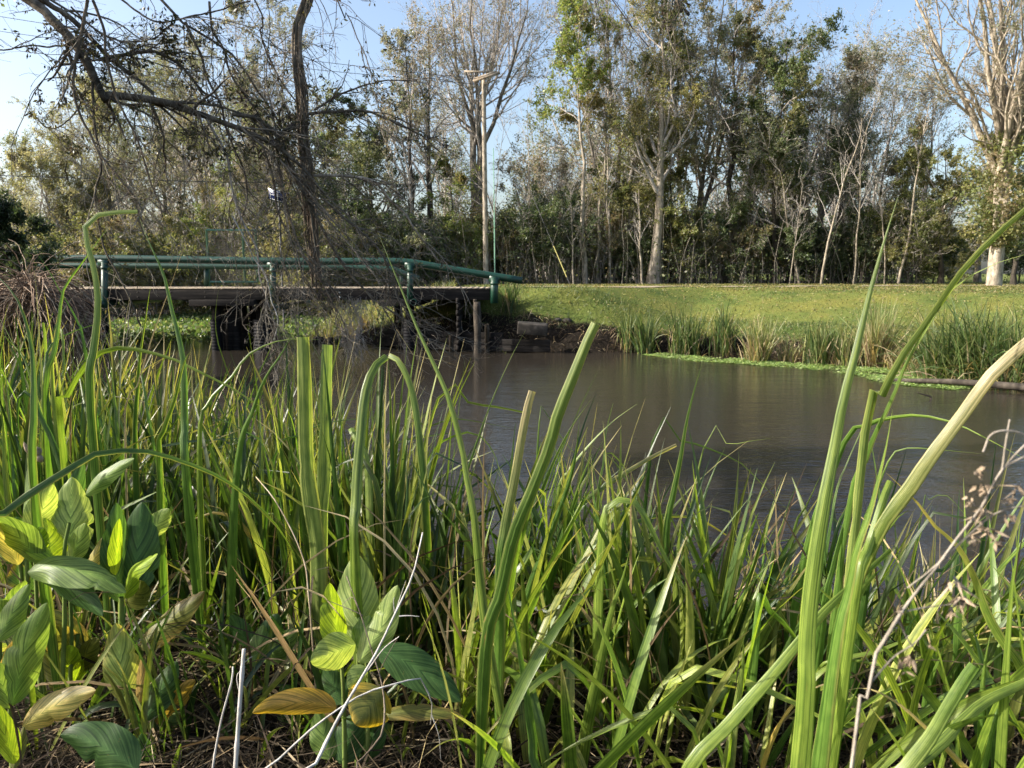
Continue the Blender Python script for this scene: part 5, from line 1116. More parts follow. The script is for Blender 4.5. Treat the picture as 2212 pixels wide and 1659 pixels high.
wild_canna('broad-leaved plant at the left edge below the arching dark grass leaf', -10, 2.4, 1330, 8, ['pale', 'mid', 'mid', 'yellow'], 205)
r = np.random.default_rng(10)
# dead flower stalk with buds
org = at(70, 1090, 2.5); fs = thing('flower_stalk', 'thin flower stalk topped by reddish buds above the left edge plant', 'flower stalk', (org[0], org[1], hz(org[0], org[1])))
org = np.array(fs.location)
stem(fs, org, [(78, 1300), (75, 1136), (65, 1039), (61, 990)], 6, 2.5, 'stemgreen')
def bud(parent, org, u, v, D, lpx, wpx, m_, name='bud', tilt_=(0.1, 0, 1)):
    c = at(u, v, D); Lh = lpx / F * D; ax = nrm(np.array(tilt_)); k = 9; s = np.linspace(0, 1, k); P = c - np.array(org) + ax[None] * ((s - 0.5) * Lh)[:, None]
    link_mesh(name, *tubes(P, np.maximum(np.sin(np.pi * s) ** 0.7, 0.05) * wpx / 2 / F * D, 8), m_, parent, smooth=True)
bud(fs, org, 71, 945, 2.5, 34, 9, 'husk'); bud(fs, org, 57, 968, 2.5, 30, 9, 'husk', tilt_=(-0.3, 0, 1)); bud(fs, org, 80, 975, 2.5, 24, 20, 'husk', tilt_=(0.3, 0, -1)); bud(fs, org, 85, 990, 2.5, 22, 16, 'husk', tilt_=(0.5, 0, -1))

# ------------------------------------------------------------------ dead stalks in front
def stalk(label, pts, wpx0, wpx1, d0, d1, m_, side=(), name='dead_stalk'):
    P = np.array([at(u, v, d0 + (d1 - d0) * i / (len(pts) - 1)) for i, (u, v) in enumerate(pts)])
    e = P[0]; z0 = hz(e[0], e[1])
    if e[2] > z0 + 0.03: P = np.vstack([[e[0] + (P[0] - P[1])[0] * 0.5, e[1], z0 - 0.03], P])
    org = np.array([P[0, 0], P[0, 1], P[0, 2]]); t = thing(name, label, 'dead stalk', org)
    k = 26; Q = resample(P, k); kn = 1 + 0.25 * (np.abs(np.sin(np.linspace(0, 9, k))) > 0.97)
    link_mesh('stem', *tubes(Q - org, np.linspace(wpx0, wpx1, k) / 2 / F * (d0 + d1) / 2 * kn, 8, True), m_, t, smooth=True)
    for (pp_, w0) in side:
        Q = resample([at(u, v, d1) for u, v in pp_], 10); link_mesh('side_twig', *tubes(Q - org, np.linspace(w0, w0 * 0.4, 10) / 2 / F * d1, 6), m_, t, smooth=True)
    return t
stalk('thick bleached white dead stalk standing at the bottom left of centre', [(507, 1700), (514, 1580), (521, 1480), (527, 1402)], 12, 9, 1.9, 1.95, 'bleached', [([(518, 1500), (512, 1460), (530, 1440)], 3), ([(520, 1440), (535, 1425), (545, 1418)], 3)])
stalk('thin jointed white stalk leaning just left of the thick bleached one', [(455, 1700), (475, 1569), (500, 1474), (503, 1440)], 6, 4, 1.9, 1.95, 'bleached')
stalk('long grey dead stem slanting up right across the brightest plant', [(660, 1700), (678, 1659), (728, 1556), (778, 1469), (816, 1404), (853, 1326), (891, 1244), (913, 1150)], 11, 3, 1.5, 1.8, 'bleached', [([(785, 1460), (800, 1440), (830, 1400), (862, 1375)], 4), ([(853, 1326), (850, 1300), (852, 1290)], 3), ([(853, 1326), (868, 1280), (877, 1254)], 3), ([(862, 1331), (885, 1330), (906, 1332)], 3)])
stalk('pale thin stem rising right then hooking down beside the brightest plant', [(560, 1690), (583, 1659), (666, 1581), (728, 1534), (791, 1496), (866, 1474), (906, 1465), (918, 1484), (933, 1519), (930, 1565)], 6, 2.5, 1.6, 1.9, 'bleached', [([(933, 1545), (948, 1590), (952, 1640)], 2.5)])
stalk('wiry brown stem with small knots leaning down over the pale pointed leaves', [(772, 1665), (778, 1644), (823, 1589), (831, 1531), (823, 1469), (806, 1414), (778, 1324), (748, 1244)], 6, 2, 1.8, 2.0, 'vine', [([(820, 1450), (840, 1410), (858, 1380)], 2.5), ([(785, 1330), (760, 1318), (705, 1296)], 2.5), ([(772, 1310), (760, 1290), (735, 1310)], 2)])
stalk('thin tan straw arching above the shaded hollow', [(668, 1300), (653, 1200), (600, 1090), (553, 1030)], 5, 2, 2.4, 2.6, 'tan')
# out-of-focus dead weed near the lens on the right
org = at(1839, 1659, 0.75); wd = thing('dead_weed', 'blurred dry weed with papery husks close to the lens at right', 'dead weed', (org[0], org[1], hz(org[0], org[1]))); org = np.array(wd.location)
def wb(pts, w0, w1, D=0.75, m_='weed', name='branch'):
    P = np.array([at(u, v, D) for u, v in pts])
    if pts[0][1] > 1640: P = np.vstack([[P[0, 0] - 0.02, P[0, 1], org[2] - 0.05], P])
    Q = resample(P, 24); link_mesh(name, *tubes(Q - org, np.linspace(w0, w1, 24) / 2 / F * D, 8, True), m_, wd, smooth=True)
wb([(1839, 1659), (1859, 1569), (1876, 1494), (1879, 1444), (1891, 1414), (1921, 1369), (1950, 1318)], 13, 8, name='stem')
wb([(1950, 1318), (1990, 1265), (2030, 1215), (2070, 1160), (2120, 1095), (2165, 1015), (2215, 985)], 7, 4)
wb([(1959, 1320), (2000, 1312), (2060, 1305)], 4, 2); wb([(2165, 1014), (2172, 960), (2181, 906)], 4, 3); wb([(2165, 1014), (2190, 985), (2225, 950)], 4, 3)
wb([(2124, 976), (2141, 939), (2179, 930), (2225, 942)], 4, 3); wb([(2041, 1205), (2000, 1240), (1960, 1270)], 5, 3); wb([(2041, 1205), (2110, 1140), (2160, 1105), (2225, 1090)], 4, 3)
wb([(1885, 1470), (1930, 1420), (1975, 1390), (2000, 1360)], 4, 3); wb([(1940, 1340), (1960, 1380), (1975, 1400)], 4, 3)
for q, (u, v, l, w_) in enumerate([(2118, 1018, 22, 16), (2126, 1048, 26, 18), (2096, 1082, 18, 14), (2126, 1095, 40, 12), (2140, 1140, 46, 18), (2155, 1170, 34, 18), (2180, 1112, 24, 14), (2183, 1072, 20, 14), (2200, 1050, 60, 10), (2104, 1165, 22, 12), (2060, 1255, 70, 20), (2072, 1300, 40, 26), (2052, 1320, 24, 14), (1965, 1415, 38, 16), (1950, 1318, 16, 14), (2009, 1394, 14, 10), (2041, 1203, 12, 12), (2100, 1120, 16, 12), (2075, 1285, 34, 16), (1955, 1440, 24, 18)]):
    g = Geo(); c = at(u, v, 0.75) - org
    for j in range(9):
        a_ = nrm(np.array([r.normal() * 0.5, r.normal() * 0.5, -r.uniform(0.1, 1.2)])); L_ = l * r.uniform(0.5, 1.1) / F * 0.75; b_ = nrm(np.cross(a_, r.normal(size=3))) * w_ * r.uniform(0.15, 0.4) / F * 0.75; q_ = c + r.normal(size=3) * w_ * 0.35 / F * 0.75
        c_ = nrm(np.cross(a_, b_)) * np.linalg.norm(b_) * 0.6
        Vh = np.array([q_, q_ + a_ * L_ * 0.35 + b_, q_ + a_ * L_ * 0.35 + c_, q_ + a_ * L_ * 0.35 - b_, q_ + a_ * L_ + r.normal(size=3) * 0.001]); g.add(Vh, np.array([[0, 1, 4, 2], [0, 2, 4, 3]]))
    g.link('husk', 'husk', wd, tint=False)

# ------------------------------------------------------------------ overhanging tree
r = np.random.default_rng(31)
DL = 9.0
root = np.array([-8.9, 8.9, 0]); root[2] = hz(root[0], root[1])
ot = thing('overhanging_tree', 'leaning near tree whose dark crooked limbs hang over the water at upper left', 'tree', root)
e1, e2 = at(67, 0, DL), at(87, 0, 9.3)
fork = np.array([-7.6, 9.0, 6.6])
trunk = resample([root + [0, 0, -0.3], root + [0.15, 0, 1.6], root + [0.5, 0.05, 3.6], fork, fork + [0.3, 0.4, 2.2], fork + [0.2, 0.8, 4.4]], 20)
link_mesh('trunk', *tubes(trunk - root, np.linspace(0.27, 0.1, 20), 14), 'bark_near', ot, smooth=True)
heroes = []
def limb(pts, w0, w1, D0=DL, D1=DL, pre=None, m_='bark_near', name='limb', twig=True):
    n = len(pts); P = [at(u, v, D0 + (D1 - D0) * i / (n - 1)) for i, (u, v) in enumerate(pts)]
    if pre is not None: P = [np.array(p_) for p_ in pre] + P
    Q = resample(P, 30); jit = np.cumsum(r.normal(size=(30, 3)), 0) * 0.004; Q = Q + jit - jit.mean(0)
    Rr = np.linspace(w0, w1, 30) / 2 / F * (D0 + D1) / 2 * (1 + 0.06 * np.sin(np.arange(30) * 1.7 + r.uniform(0, 6)))
    link_mesh(name, *tubes(Q - root, Rr, 9, True), m_, ot, smooth=True)
    if twig: heroes.append((Q, Rr))
    return Q
limb([(67, 0), (117, 43), (160, 90), (187, 133), (207, 173), (222, 205), (232, 216)], 25, 17, pre=[fork, (fork + e1) / 2 + np.array([0, 0, 0.15])])
limb([(226, 212), (253, 209), (300, 213), (367, 223), (417, 240), (483, 263), (533, 283), (600, 320), (650, 366), (700, 420)], 17, 5, DL, 9.6)
limb([(87, 0), (133, 27), (173, 60), (207, 97), (240, 130), (283, 163), (330, 203)], 19, 7, 9.3, 9.6, pre=[fork + [0, 0.1, 0.2], (fork + e2) / 2 + np.array([0, 0.1, 0.3])])
limb([(222, 128), (283, 117), (333, 112), (367, 127), (400, 153), (430, 190), (470, 215)], 9, 4, 9.3, 9.6)
limb([(350, 0), (400, 43), (433, 77), (483, 103), (520, 140), (550, 187), (583, 233), (610, 280)], 9, 4, 9.6, 10, pre=[fork + [0.2, 0.6, 3.0], (np.array([-5.9, 9.6, 8.8]))])
limb([(400, 43), (433, 110), (450, 167), (477, 227), (493, 293), (527, 373), (530, 443), (505, 500)], 6, 3, 9.5, 9.7)
limb([(193, 0), (180, 60), (163, 117), (157, 183), (167, 233), (193, 290), (213, 333), (253, 377), (310, 453)], 7, 3.5, 8.6, 8.8, m_='vine', name='hanging_vine')
limb([(203, 0), (227, 60), (233, 127), (247, 193), (267, 247), (293, 293), (313, 360), (337, 427), (367, 467)], 6, 3, 8.8, 9, m_='vine', name='hanging_vine')
limb([(193, 173), (200, 267), (220, 350), (207, 417), (213, 483), (233, 550), (270, 620), (307, 705)], 6, 3, 8.9, 9, name='hanging_vine')
limb([(450, 0), (460, 67), (480, 100), (500, 160), (560, 250), (600, 330), (640, 420)], 5, 3, 9.6, 9.8)
limb([(590, 305), (612, 285), (645, 262)], 7, 6, 9.6, 9.8)
limb([(500, 245), (540, 252), (570, 265), (605, 290)], 9, 6, 9.4, 9.6)
limb([(385, 222), (420, 240), (440, 280), (455, 320), (460, 330)], 5, 3, 9.2, 9.2, m_='vine')
limb([(520, 270), (560, 310), (620, 360), (655, 385)], 5, 3, 9.2, 9.4, m_='vine')
limb([(667, 247), (717, 237), (797, 240), (850, 267), (904, 293), (950, 330)], 7, 3, 9.8, 10)
limb([(680, 235), (737, 203), (804, 180), (904, 173)], 5, 2, 9.8, 10)
limb([(678, 385), (737, 381), (804, 390), (837, 427), (877, 463), (900, 500), (950, 560)], 7, 3, 9.8, 10, m_='bark_pale')
limb([(0, 110), (60, 102), (120, 98), (170, 92)], 3, 4, 9, 9)
limb([(110, 147), (150, 140), (190, 132), (235, 128)], 3, 4, 9, 9); limb([(78, 250), (105, 275), (130, 270), (165, 240), (180, 200)], 2.5, 3.5, 9, 9)
limb([(730, 0), (745, 25), (757, 50), (767, 80), (787, 120), (800, 165)], 4, 2, 9, 9, pre=[(-2.6, 9, 7.5)], m_='vine')
limb([(1325, 0), (1370, 60), (1403, 100)], 4, 2, 9.5, 9.5, pre=[(-1.0, 9.4, 8.5)]); 
limb([(1463, 0), (1475, 15), (1488, 33)], 4, 6, 8, 8, pre=[(1.2, 8, 6.4)])
limb([(550, 0), (560, 60), (580, 120), (620, 190), (655, 230)], 5, 3, 9.8, 10, pre=[(-4.5, 9.7, 8.2)])
limb([(260, 0), (300, 30), (350, 50), (420, 30), (500, 10), (540, 0)], 4, 3, 9.3, 9.3)
limb([(150, 15), (210, 70), (270, 90), (330, 80), (370, 50)], 4, 2.5, 9.2, 9.2)
# drooping limbs towards the lower right, over the bridge end
limb([(610, 320), (660, 420), (700, 500), (745, 580), (800, 640), (870, 690), (930, 735), (985, 775)], 8, 2.5, 9.6, 9.8)
limb([(600, 350), (620, 450), (650, 540), (700, 620), (740, 690), (765, 760)], 6, 2.5, 9.5, 9.5, m_='vine')
limb([(640, 380), (720, 450), (800, 520), (840, 580), (860, 640), (900, 700), (940, 718)], 6, 2.5, 9.7, 9.9)
limb([(450, 260), (490, 340), (505, 420), (525, 480), (555, 540), (560, 600), (580, 660), (605, 750)], 5, 2.5, 9.3, 9.5, m_='twig_grey')
limb([(560, 300), (590, 380), (600, 460), (640, 540), (660, 600), (720, 690)], 5, 2, 9.5, 9.7, m_='vine')
limb([(500, 470), (530, 520), (550, 560), (575, 600), (585, 640), (600, 690), (590, 740)], 3.5, 2, 9.3, 9.3, m_='bleached')
HP = np.array([h[0] for h in heroes]); HR = np.array([h[1] for h in heroes]); hl = np.linalg.norm(np.diff(HP, axis=1), axis=2).sum(1)
rx = np.random.default_rng(5); g = Geo()
P0, R0, _, l0 = spawn(HP[-6:], HR[-6:], 8, 0.3, 1.0, 1.2, 0.6, (0.5, 0, -0.5), 12, 0.5, 0.12, rx, rmin=0.005); g.add(*tubes(P0 - root, R0, 5)); Pq, Rq, _, lq = spawn(P0, R0, 7, 0.1, 1.0, l0 * 0.4, 0.8, (0.2, 0, -0.3), 7, 0.5, 0.22, rx, rmin=0.0035); g.add(*tubes(Pq - root, Rq, 4))
P0, R0, _, l0 = spawn(HP, HR, 3, 0.15, 1.0, 1.5, 0.5, (0.5, 0, -0.75), 12, 0.5, 0.1, r, rmin=0.006)
g.add(*tubes(P0 - root, R0, 6)); Pa, Ra, _, la = spawn(P0, R0, 7, 0.1, 1.0, l0 * 0.4, 0.8, (0.2, 0, -0.4), 7, 0.5, 0.22, r, rmin=0.0035)
g.add(*tubes(Pa - root, Ra, 4)); Pb, Rb, _, lb = spawn(Pa, Ra, 3, 0.15, 1.0, la * 0.5, 0.8, -0.2, 5, 0.6, 0.25, r, rmin=0.0025)
g.add(*tubes(Pb - root, Rb, 3)); g.link('drooping_branches', 'bark_grey', ot, tint=False, smooth=True); g = Geo()
P1, R1, i1, l1 = spawn(HP, HR, 9, 0.12, 1.0, np.clip(hl * 0.3, 0.5, 1.15), 0.75, (0.15, 0, -0.3), 8, 0.5, 0.17, r, rmin=0.0045)
P2, R2, i2, l2 = spawn(P1, R1, 4, 0.15, 1.0, l1 * 0.5, 0.7, (0.08, 0, -0.3), 6, 0.6, 0.2, r, rmin=0.0032)
P3, R3, i3, l3 = spawn(P2, R2, 3, 0.2, 1.0, l2 * 0.5, 0.8, -0.1, 4, 0.7, 0.25, r, rmin=0.0024)
for P_, R_, s_ in ((P1, R1, 5), (P2, R2, 4), (P3, R3, 3)): g.add(*tubes(P_ - root, R_, s_))
g.link('twigs', 'bark_near', ot, tint=False, smooth=True)
n = 11000; k = r.integers(0, len(P3), n); f = r.integers(1, 4, n)
# leaves stay mainly high up against the sky
pt = P3[k, f]; keep = r.random(n) < np.where(pt[:, 2] > 3.8, 0.9, 0.3); pt = pt[keep]; kk = k[keep]
V, Fq = leafquads(pt + r.normal(size=pt.shape) * 0.015, r.uniform(0.035, 0.07, len(pt)), r, 0.42, bias=(0, 0, -0.9))
link_mesh('leaves', V - root, Fq, 'leaf', ot, tint=tintmix(r, len(pt), [(0.04, 0.05, 0.02), (0.06, 0.06, 0.025), (0.1, 0.09, 0.035), (0.05, 0.035, 0.025)], i2[kk % len(i2)] if False else kk))
rx = np.random.default_rng(8)
ends = [np.array(e) for e in ((-5.2, 2.2, 5.6), (-5.8, 4.6, 6.4), (-4.6, 3.4, 7.4), (-6.8, 1.2, 4.6), (-6.4, 6.0, 5.2), (-3.9, 5.3, 7.6))]  # unseen limbs added outside the frame to throw dappled shade on the bank
LP_ = np.array([resample([fork + np.array([0, 0, 0.4 * i]), (fork + e) / 2 + rx.normal(size=3) * 0.5 + np.array([0, 0, 0.5]), e], 20) for i, e in enumerate(ends)])
LR_ = np.tile(np.linspace(0.085, 0.02, 20), (6, 1))
for a_, b_ in zip(LP_, LR_): link_mesh('limb', *tubes(a_ - root, b_, 9, True), 'bark_near', ot, smooth=True)
Pc, Rc, _, lc = spawn(LP_, LR_, 11, 0.15, 1.0, 1.5, 0.8, -0.1, 8, 0.5, 0.18, rx, rmin=0.006); Pd, Rd, id_, ld = spawn(Pc, Rc, 6, 0.2, 1.0, lc * 0.5, 0.8, -0.2, 5, 0.6, 0.25, rx, rmin=0.004)
g = Geo(); g.add(*tubes(Pc - root, Rc, 5)); g.add(*tubes(Pd - root, Rd, 3)); g.link('branches', 'bark_near', ot, tint=False, smooth=True)
n = 6500; k = rx.integers(0, len(Pd), n); pts = Pd[k, rx.integers(1, 5, n)] + rx.normal(size=(n, 3)) * 0.06
V, Fq = leafquads(pts, rx.uniform(0.05, 0.11, n), rx, 0.5); link_mesh('leaves', V - root, Fq, 'leaf', ot, tint=tintmix(rx, n, PAL['dark'], id_[k]))
# the vine bundle hanging from the limbs
vb = thing('vine_bundle', 'thick bundle of twisted brown vines hanging straight down left of centre', 'vines', at(660, 760, 10))
vo = np.array(vb.location)
axis_px = [(690, -180), (667, -20), (645, 50), (643, 133), (653, 217), (655, 300), (662, 367), (668, 433), (676, 533), (682, 620)]
core = resample([at(u, v, 10.0) for u, v in axis_px], 40)
widths = np.interp(np.linspace(0, 1, 40), [0, .3, .34, .5, .7, .85, 1], [3, 3.5, 6, 7, 10, 9, 5]) / F * 10
for q in range(34):
    ph = r.uniform(0, 6.28); tw = r.uniform(-5, 5); rad = r.uniform(0.15, 1.0); s = np.linspace(0, 1, 40); a = r.uniform(0, 0.3); b_ = min(1.0, a + r.uniform(0.5, 1.0))
    P = core + np.stack([np.cos(ph + tw * s) * widths * rad, np.sin(ph + tw * s) * widths * rad, 0 * s], -1) + np.cumsum(r.normal(size=(40, 3)), 0) * 0.006
    i0, i1_ = int(a * 39), max(int(b_ * 39), 12) + 1
    P = P[i0:i1_]; rr_ = r.uniform(0.007, 0.022)
    link_mesh('vine_strand', *tubes(P - vo, np.linspace(rr_, rr_ * 0.6, len(P)), 6), 'vine', vb, smooth=True)
g = Geo(); PC = core[None]; RC = np.full((1, 40), 0.02)
P1, R1, _, l1 = spawn(PC, RC, 70, 0.15, 1.0, 0.9, 1.2, (0, 0, -1.1), 8, 0.3, 0.25, r, rmin=0.003)
P2, R2, _, l2 = spawn(P1, R1, 3, 0.2, 1, l1 * 0.4, 0.9, -0.6, 5, 0.6, 0.3, r, rmin=0.0022)
g.add(*tubes(P1 - vo, R1, 4)); g.add(*tubes(P2 - vo, R2, 3)); g.link('tendrils', 'vine', vb, tint=False, smooth=True)
# pale moss hanging near the water
ms_ = thing('hanging_moss', 'wisp of grey moss hanging from twigs just above the water', 'moss', at(765, 740, 9.6)); mo = np.array(ms_.location)
n = 260; st0 = np.array([at(u, v, 9.6) for u, v in zip(r.normal(763, 12, n), r.uniform(640, 760, n))]); P = np.zeros((n, 7, 3)); P[:, 0] = st0; d = np.tile([0, 0, -1.0], (n, 1))
for k in range(1, 7): d = nrm(d + r.normal(size=(n, 3)) * 0.45 + [0, 0, -0.25]); P[:, k] = P[:, k - 1] + d * 0.035
link_mesh('moss_strands', *tubes(P - mo, np.full((n, 7), 0.0022), 3), 'twig_grey', ms_)

# ------------------------------------------------------------------ left bank root mass
r = np.random.default_rng(41)
rmx = at(60, 700, 9.5); rm = thing('root_mass', 'drooping heap of dead brown vines on the bank at the left edge', 'dead vines', (rmx[0], 9.5, 0)); ro = np.array(rm.location)
n = 1500; u = r.normal(62, 30, n); v = 600 + 60 * r.random(n) ** 1.2 + np.abs(u - 66) * 0.9; D_ = r.uniform(9, 10.2, n)
P = np.zeros((n, 8, 3)); P[:, 0] = np.array([at(a, b, c_) for a, b, c_ in zip(u, v, D_)]); d = nrm(np.stack([(u - 66) / 40 + r.normal(size=n) * 0.4, r.normal(size=n) * 0.4, r.uniform(-0.6, 0.6, n)], -1))
for k in range(1, 8): d = nrm(d + r.normal(size=(n, 3)) * 0.16 + [0, 0, -0.3]); P[:, k] = P[:, k - 1] + d * (r.uniform(0.06, 0.16, n))[:, None]
tn = np.array([(0.3, 0.22, 0.16), (0.2, 0.14, 0.1), (0.4, 0.32, 0.24), (0.12, 0.085, 0.06)])[r.integers(0, 4, n)]
V, Fq = tubes(P - ro, np.full((n, 8), 0.0055), 3); link_mesh('dead_vines', V, Fq, 'litter', rm, tint=np.repeat(tn, 24, 0))
V, Fq = tubes(np.array([at(62, 640, 9.9) - ro, at(60, 740, 9.9) - ro, at(58, 850, 9.9) - ro, np.array([0, 0.4, -0.2])]), np.array([0.12, 0.3, 0.42, 0.45]), 12, True); link_mesh('stump', V, Fq, 'bark_dark', rm)

# ------------------------------------------------------------------ far bank plants
r = np.random.default_rng(51)
def farclump(label, px, ybase, hpx, wpx, n, cols, dry=0.2, D=None, spread=0.25, arch=0.3, wid=0.014, name='reed_clump'):
    ybase = ybase - 5; wpx = wpx * 0.62; n = int(n * 0.8)
    b = on_z(px, ybase, 0.05) if D is None else at(px, ybase, D); D = b[1]; b[2] = max(hz(b[0], b[1]), -0.1); n = int(n * 1.4)
    t = thing(name, label, 'reeds', b, 'reed clumps along the far bank'); Wm = wpx / F * D; H = hpx / F * D
    x = r.normal(0, Wm / 2.6, n); y = r.normal(0, min(Wm / 3, 0.35), n); z = height(b[0] + x, b[1] + y) - b[2] - 0.03
    cc = list(cols)
    def part(nm, k, m_, cl, hs, ar, le):
        V, Fq, uv = grass(r, np.stack([x[k], y[k], z[k]], -1), H * hs * r.uniform(0.5, 1.12, k.sum()), r.uniform(0, 6.28, k.sum()), np.abs(r.normal(le, spread * 0.5, k.sum())), r.gamma(2, ar / 2, k.sum()), np.full(k.sum(), wid) * r.uniform(0.6, 1.3, k.sum()), 8)
        link_mesh(nm, V, Fq, m_, t, tint=gtint(r, k.sum(), 8, cl, ptip=0.2))
    dm = r.random(n) < dry
    part('green_blades', ~dm, 'blade_far', cc, 1.0, arch, 0.1)
    if dm.sum(): part('dry_blades', dm, 'blade_far', [(0.33, 0.25, 0.15), (0.42, 0.34, 0.22), (0.2, 0.14, 0.09)], 0.75, arch * 1.6, 0.25)
    return t
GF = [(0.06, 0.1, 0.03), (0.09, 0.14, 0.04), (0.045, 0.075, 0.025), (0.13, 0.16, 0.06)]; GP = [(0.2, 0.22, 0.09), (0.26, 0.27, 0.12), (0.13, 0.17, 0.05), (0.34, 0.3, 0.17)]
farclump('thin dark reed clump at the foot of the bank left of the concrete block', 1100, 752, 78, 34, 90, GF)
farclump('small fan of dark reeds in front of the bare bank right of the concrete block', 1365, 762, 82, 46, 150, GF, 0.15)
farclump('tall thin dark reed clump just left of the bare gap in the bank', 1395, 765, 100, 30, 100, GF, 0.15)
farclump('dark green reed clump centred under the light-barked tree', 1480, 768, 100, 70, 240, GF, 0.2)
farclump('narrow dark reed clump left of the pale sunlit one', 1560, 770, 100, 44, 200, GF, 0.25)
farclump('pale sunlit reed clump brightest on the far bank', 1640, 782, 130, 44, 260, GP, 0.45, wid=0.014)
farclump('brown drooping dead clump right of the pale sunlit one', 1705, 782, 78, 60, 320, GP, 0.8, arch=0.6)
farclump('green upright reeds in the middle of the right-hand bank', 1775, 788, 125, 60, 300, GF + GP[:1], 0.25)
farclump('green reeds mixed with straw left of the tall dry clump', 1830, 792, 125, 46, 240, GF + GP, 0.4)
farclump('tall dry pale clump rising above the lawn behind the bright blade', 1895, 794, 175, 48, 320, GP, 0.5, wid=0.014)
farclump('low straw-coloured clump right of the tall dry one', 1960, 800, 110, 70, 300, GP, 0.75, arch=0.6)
farclump('wide arching dark green reeds above the drifting log', 2040, 790, 215, 90, 460, GF, 0.2, D=18.4, arch=0.7)
farclump('wide arching green reeds near the right edge', 2115, 800, 240, 100, 520, GF, 0.25, D=17.8, arch=0.8)
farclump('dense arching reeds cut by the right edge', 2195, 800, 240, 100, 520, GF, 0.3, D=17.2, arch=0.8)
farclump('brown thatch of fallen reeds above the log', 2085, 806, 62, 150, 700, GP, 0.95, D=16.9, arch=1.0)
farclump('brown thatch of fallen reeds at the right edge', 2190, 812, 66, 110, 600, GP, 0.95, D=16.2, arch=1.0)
farclump('grassy tuft with pale tips in sun between bridge pilings and abutment', 700, 720, 60, 70, 260, GP, 0.4, D=29.5)
farclump('pale tuft of straw right of the first sunlit one behind the bridge', 775, 715, 50, 70, 240, GP, 0.6, D=29.5)
# low shore growth
def scatter(name, label, cat, n, xs, dr, mats, cols, hr, wr, lean=0.3, arch=0.8, K=6, cond=None):
    a = np.array(WATER); P = []
    x = r.uniform(xs[0], xs[1], n * 8); y = r.uniform(xs[2], xs[3], n * 8); d = sdist(x, y); k = (d > dr[0]) & (d < dr[1])
    if cond is not None: k &= cond(x, y)
    x, y = x[k][:n], y[k][:n]; m_ = len(x); z = height(x, y) - 0.01
    V, Fq, uv = grass(r, np.stack([x, y, z], -1), r.uniform(*hr, m_), r.uniform(0, 6.28, m_), np.abs(r.normal(lean, 0.3, m_)), r.gamma(2, arch / 2, m_), r.uniform(*wr, m_), K)
    o = link_mesh(name, V, Fq, mats, tint=gtint(r, m_, K, cols, ptip=0.1)); tag(o, label, cat, kind='stuff'); return o
scatter('dead_grass', 'brown dead grass and roots on the steep far bank', 'dead grass', 5200, (-4, 14, 13, 28), (-0.15, 0.9), 'litter', DRY + [(0.07, 0.05, 0.035)] * 3 + [(0.08, 0.1, 0.03)], (0.1, 0.45), (0.004, 0.012), 0.7, 1.0)
scatter('grass', 'rough grass along the top edge of the far bank', 'grass', 9000, (-4, 14, 13, 30), (0.5, 2.6), 'blade_far', GF + GP[:1], (0.05, 0.22), (0.004, 0.009), 0.4, 0.6)
scatter('grass', 'short mown lawn with fallen leaves', 'grass', 60000, (-3, 40, 18, 47), (1.2, 40), 'blade_far', [(0.1, 0.125, 0.03), (0.15, 0.165, 0.045), (0.2, 0.2, 0.065), (0.07, 0.09, 0.025), (0.3, 0.25, 0.13), (0.05, 0.07, 0.02)], (0.03, 0.11), (0.005, 0.014), 0.6, 0.7, 4,
        cond=lambda x, y: (segd(x, y, PATHR) > 1.35) & (np.abs((x) / y) < 0.8))
scatter('grass', 'coarse grass on the bank beyond the bridge', 'grass', 12000, (-26, -3, 25, 62), (0.0, 7), 'blade_far', GP + GF[:1] + [(0.3, 0.24, 0.14)], (0.2, 0.8), (0.006, 0.02), 0.5, 0.8)
scatter('grass', 'weedy grass on the left bank below the evergreen', 'grass', 9000, (-22, -4, 7, 27), (0.0, 6), 'blade_far', GF + [(0.2, 0.15, 0.09), (0.12, 0.09, 0.05)], (0.2, 0.9), (0.004, 0.012), 0.5, 0.9, cond=lambda x, y: x < -0.55 * y)
# fallen leaves
n = 16000; x = r.uniform(-1, 34, n); y = r.uniform(19, 46, n); k = (sdist(x, y) > 0.4) & (np.abs(x / y) < 0.75); x, y = x[k], y[k]
V, Fq = leafquads(np.stack([x, y, height(x, y) + 0.03], -1), r.uniform(0.05, 0.12, len(x)), r, 0.7, bias=(0, 0, 0)); V[:, 2] = np.repeat(V[::4, 2], 4) + (V[:, 2] - np.repeat(V[::4, 2], 4)) * 0.3
o = link_mesh('fallen_leaves', V, Fq, 'leaf', tint=tintmix(r, len(x), [(0.3, 0.22, 0.1), (0.4, 0.33, 0.16), (0.2, 0.13, 0.07), (0.35, 0.33, 0.12)])); tag(o, 'tan leaves scattered over the lawn', 'fallen leaves', kind='stuff')
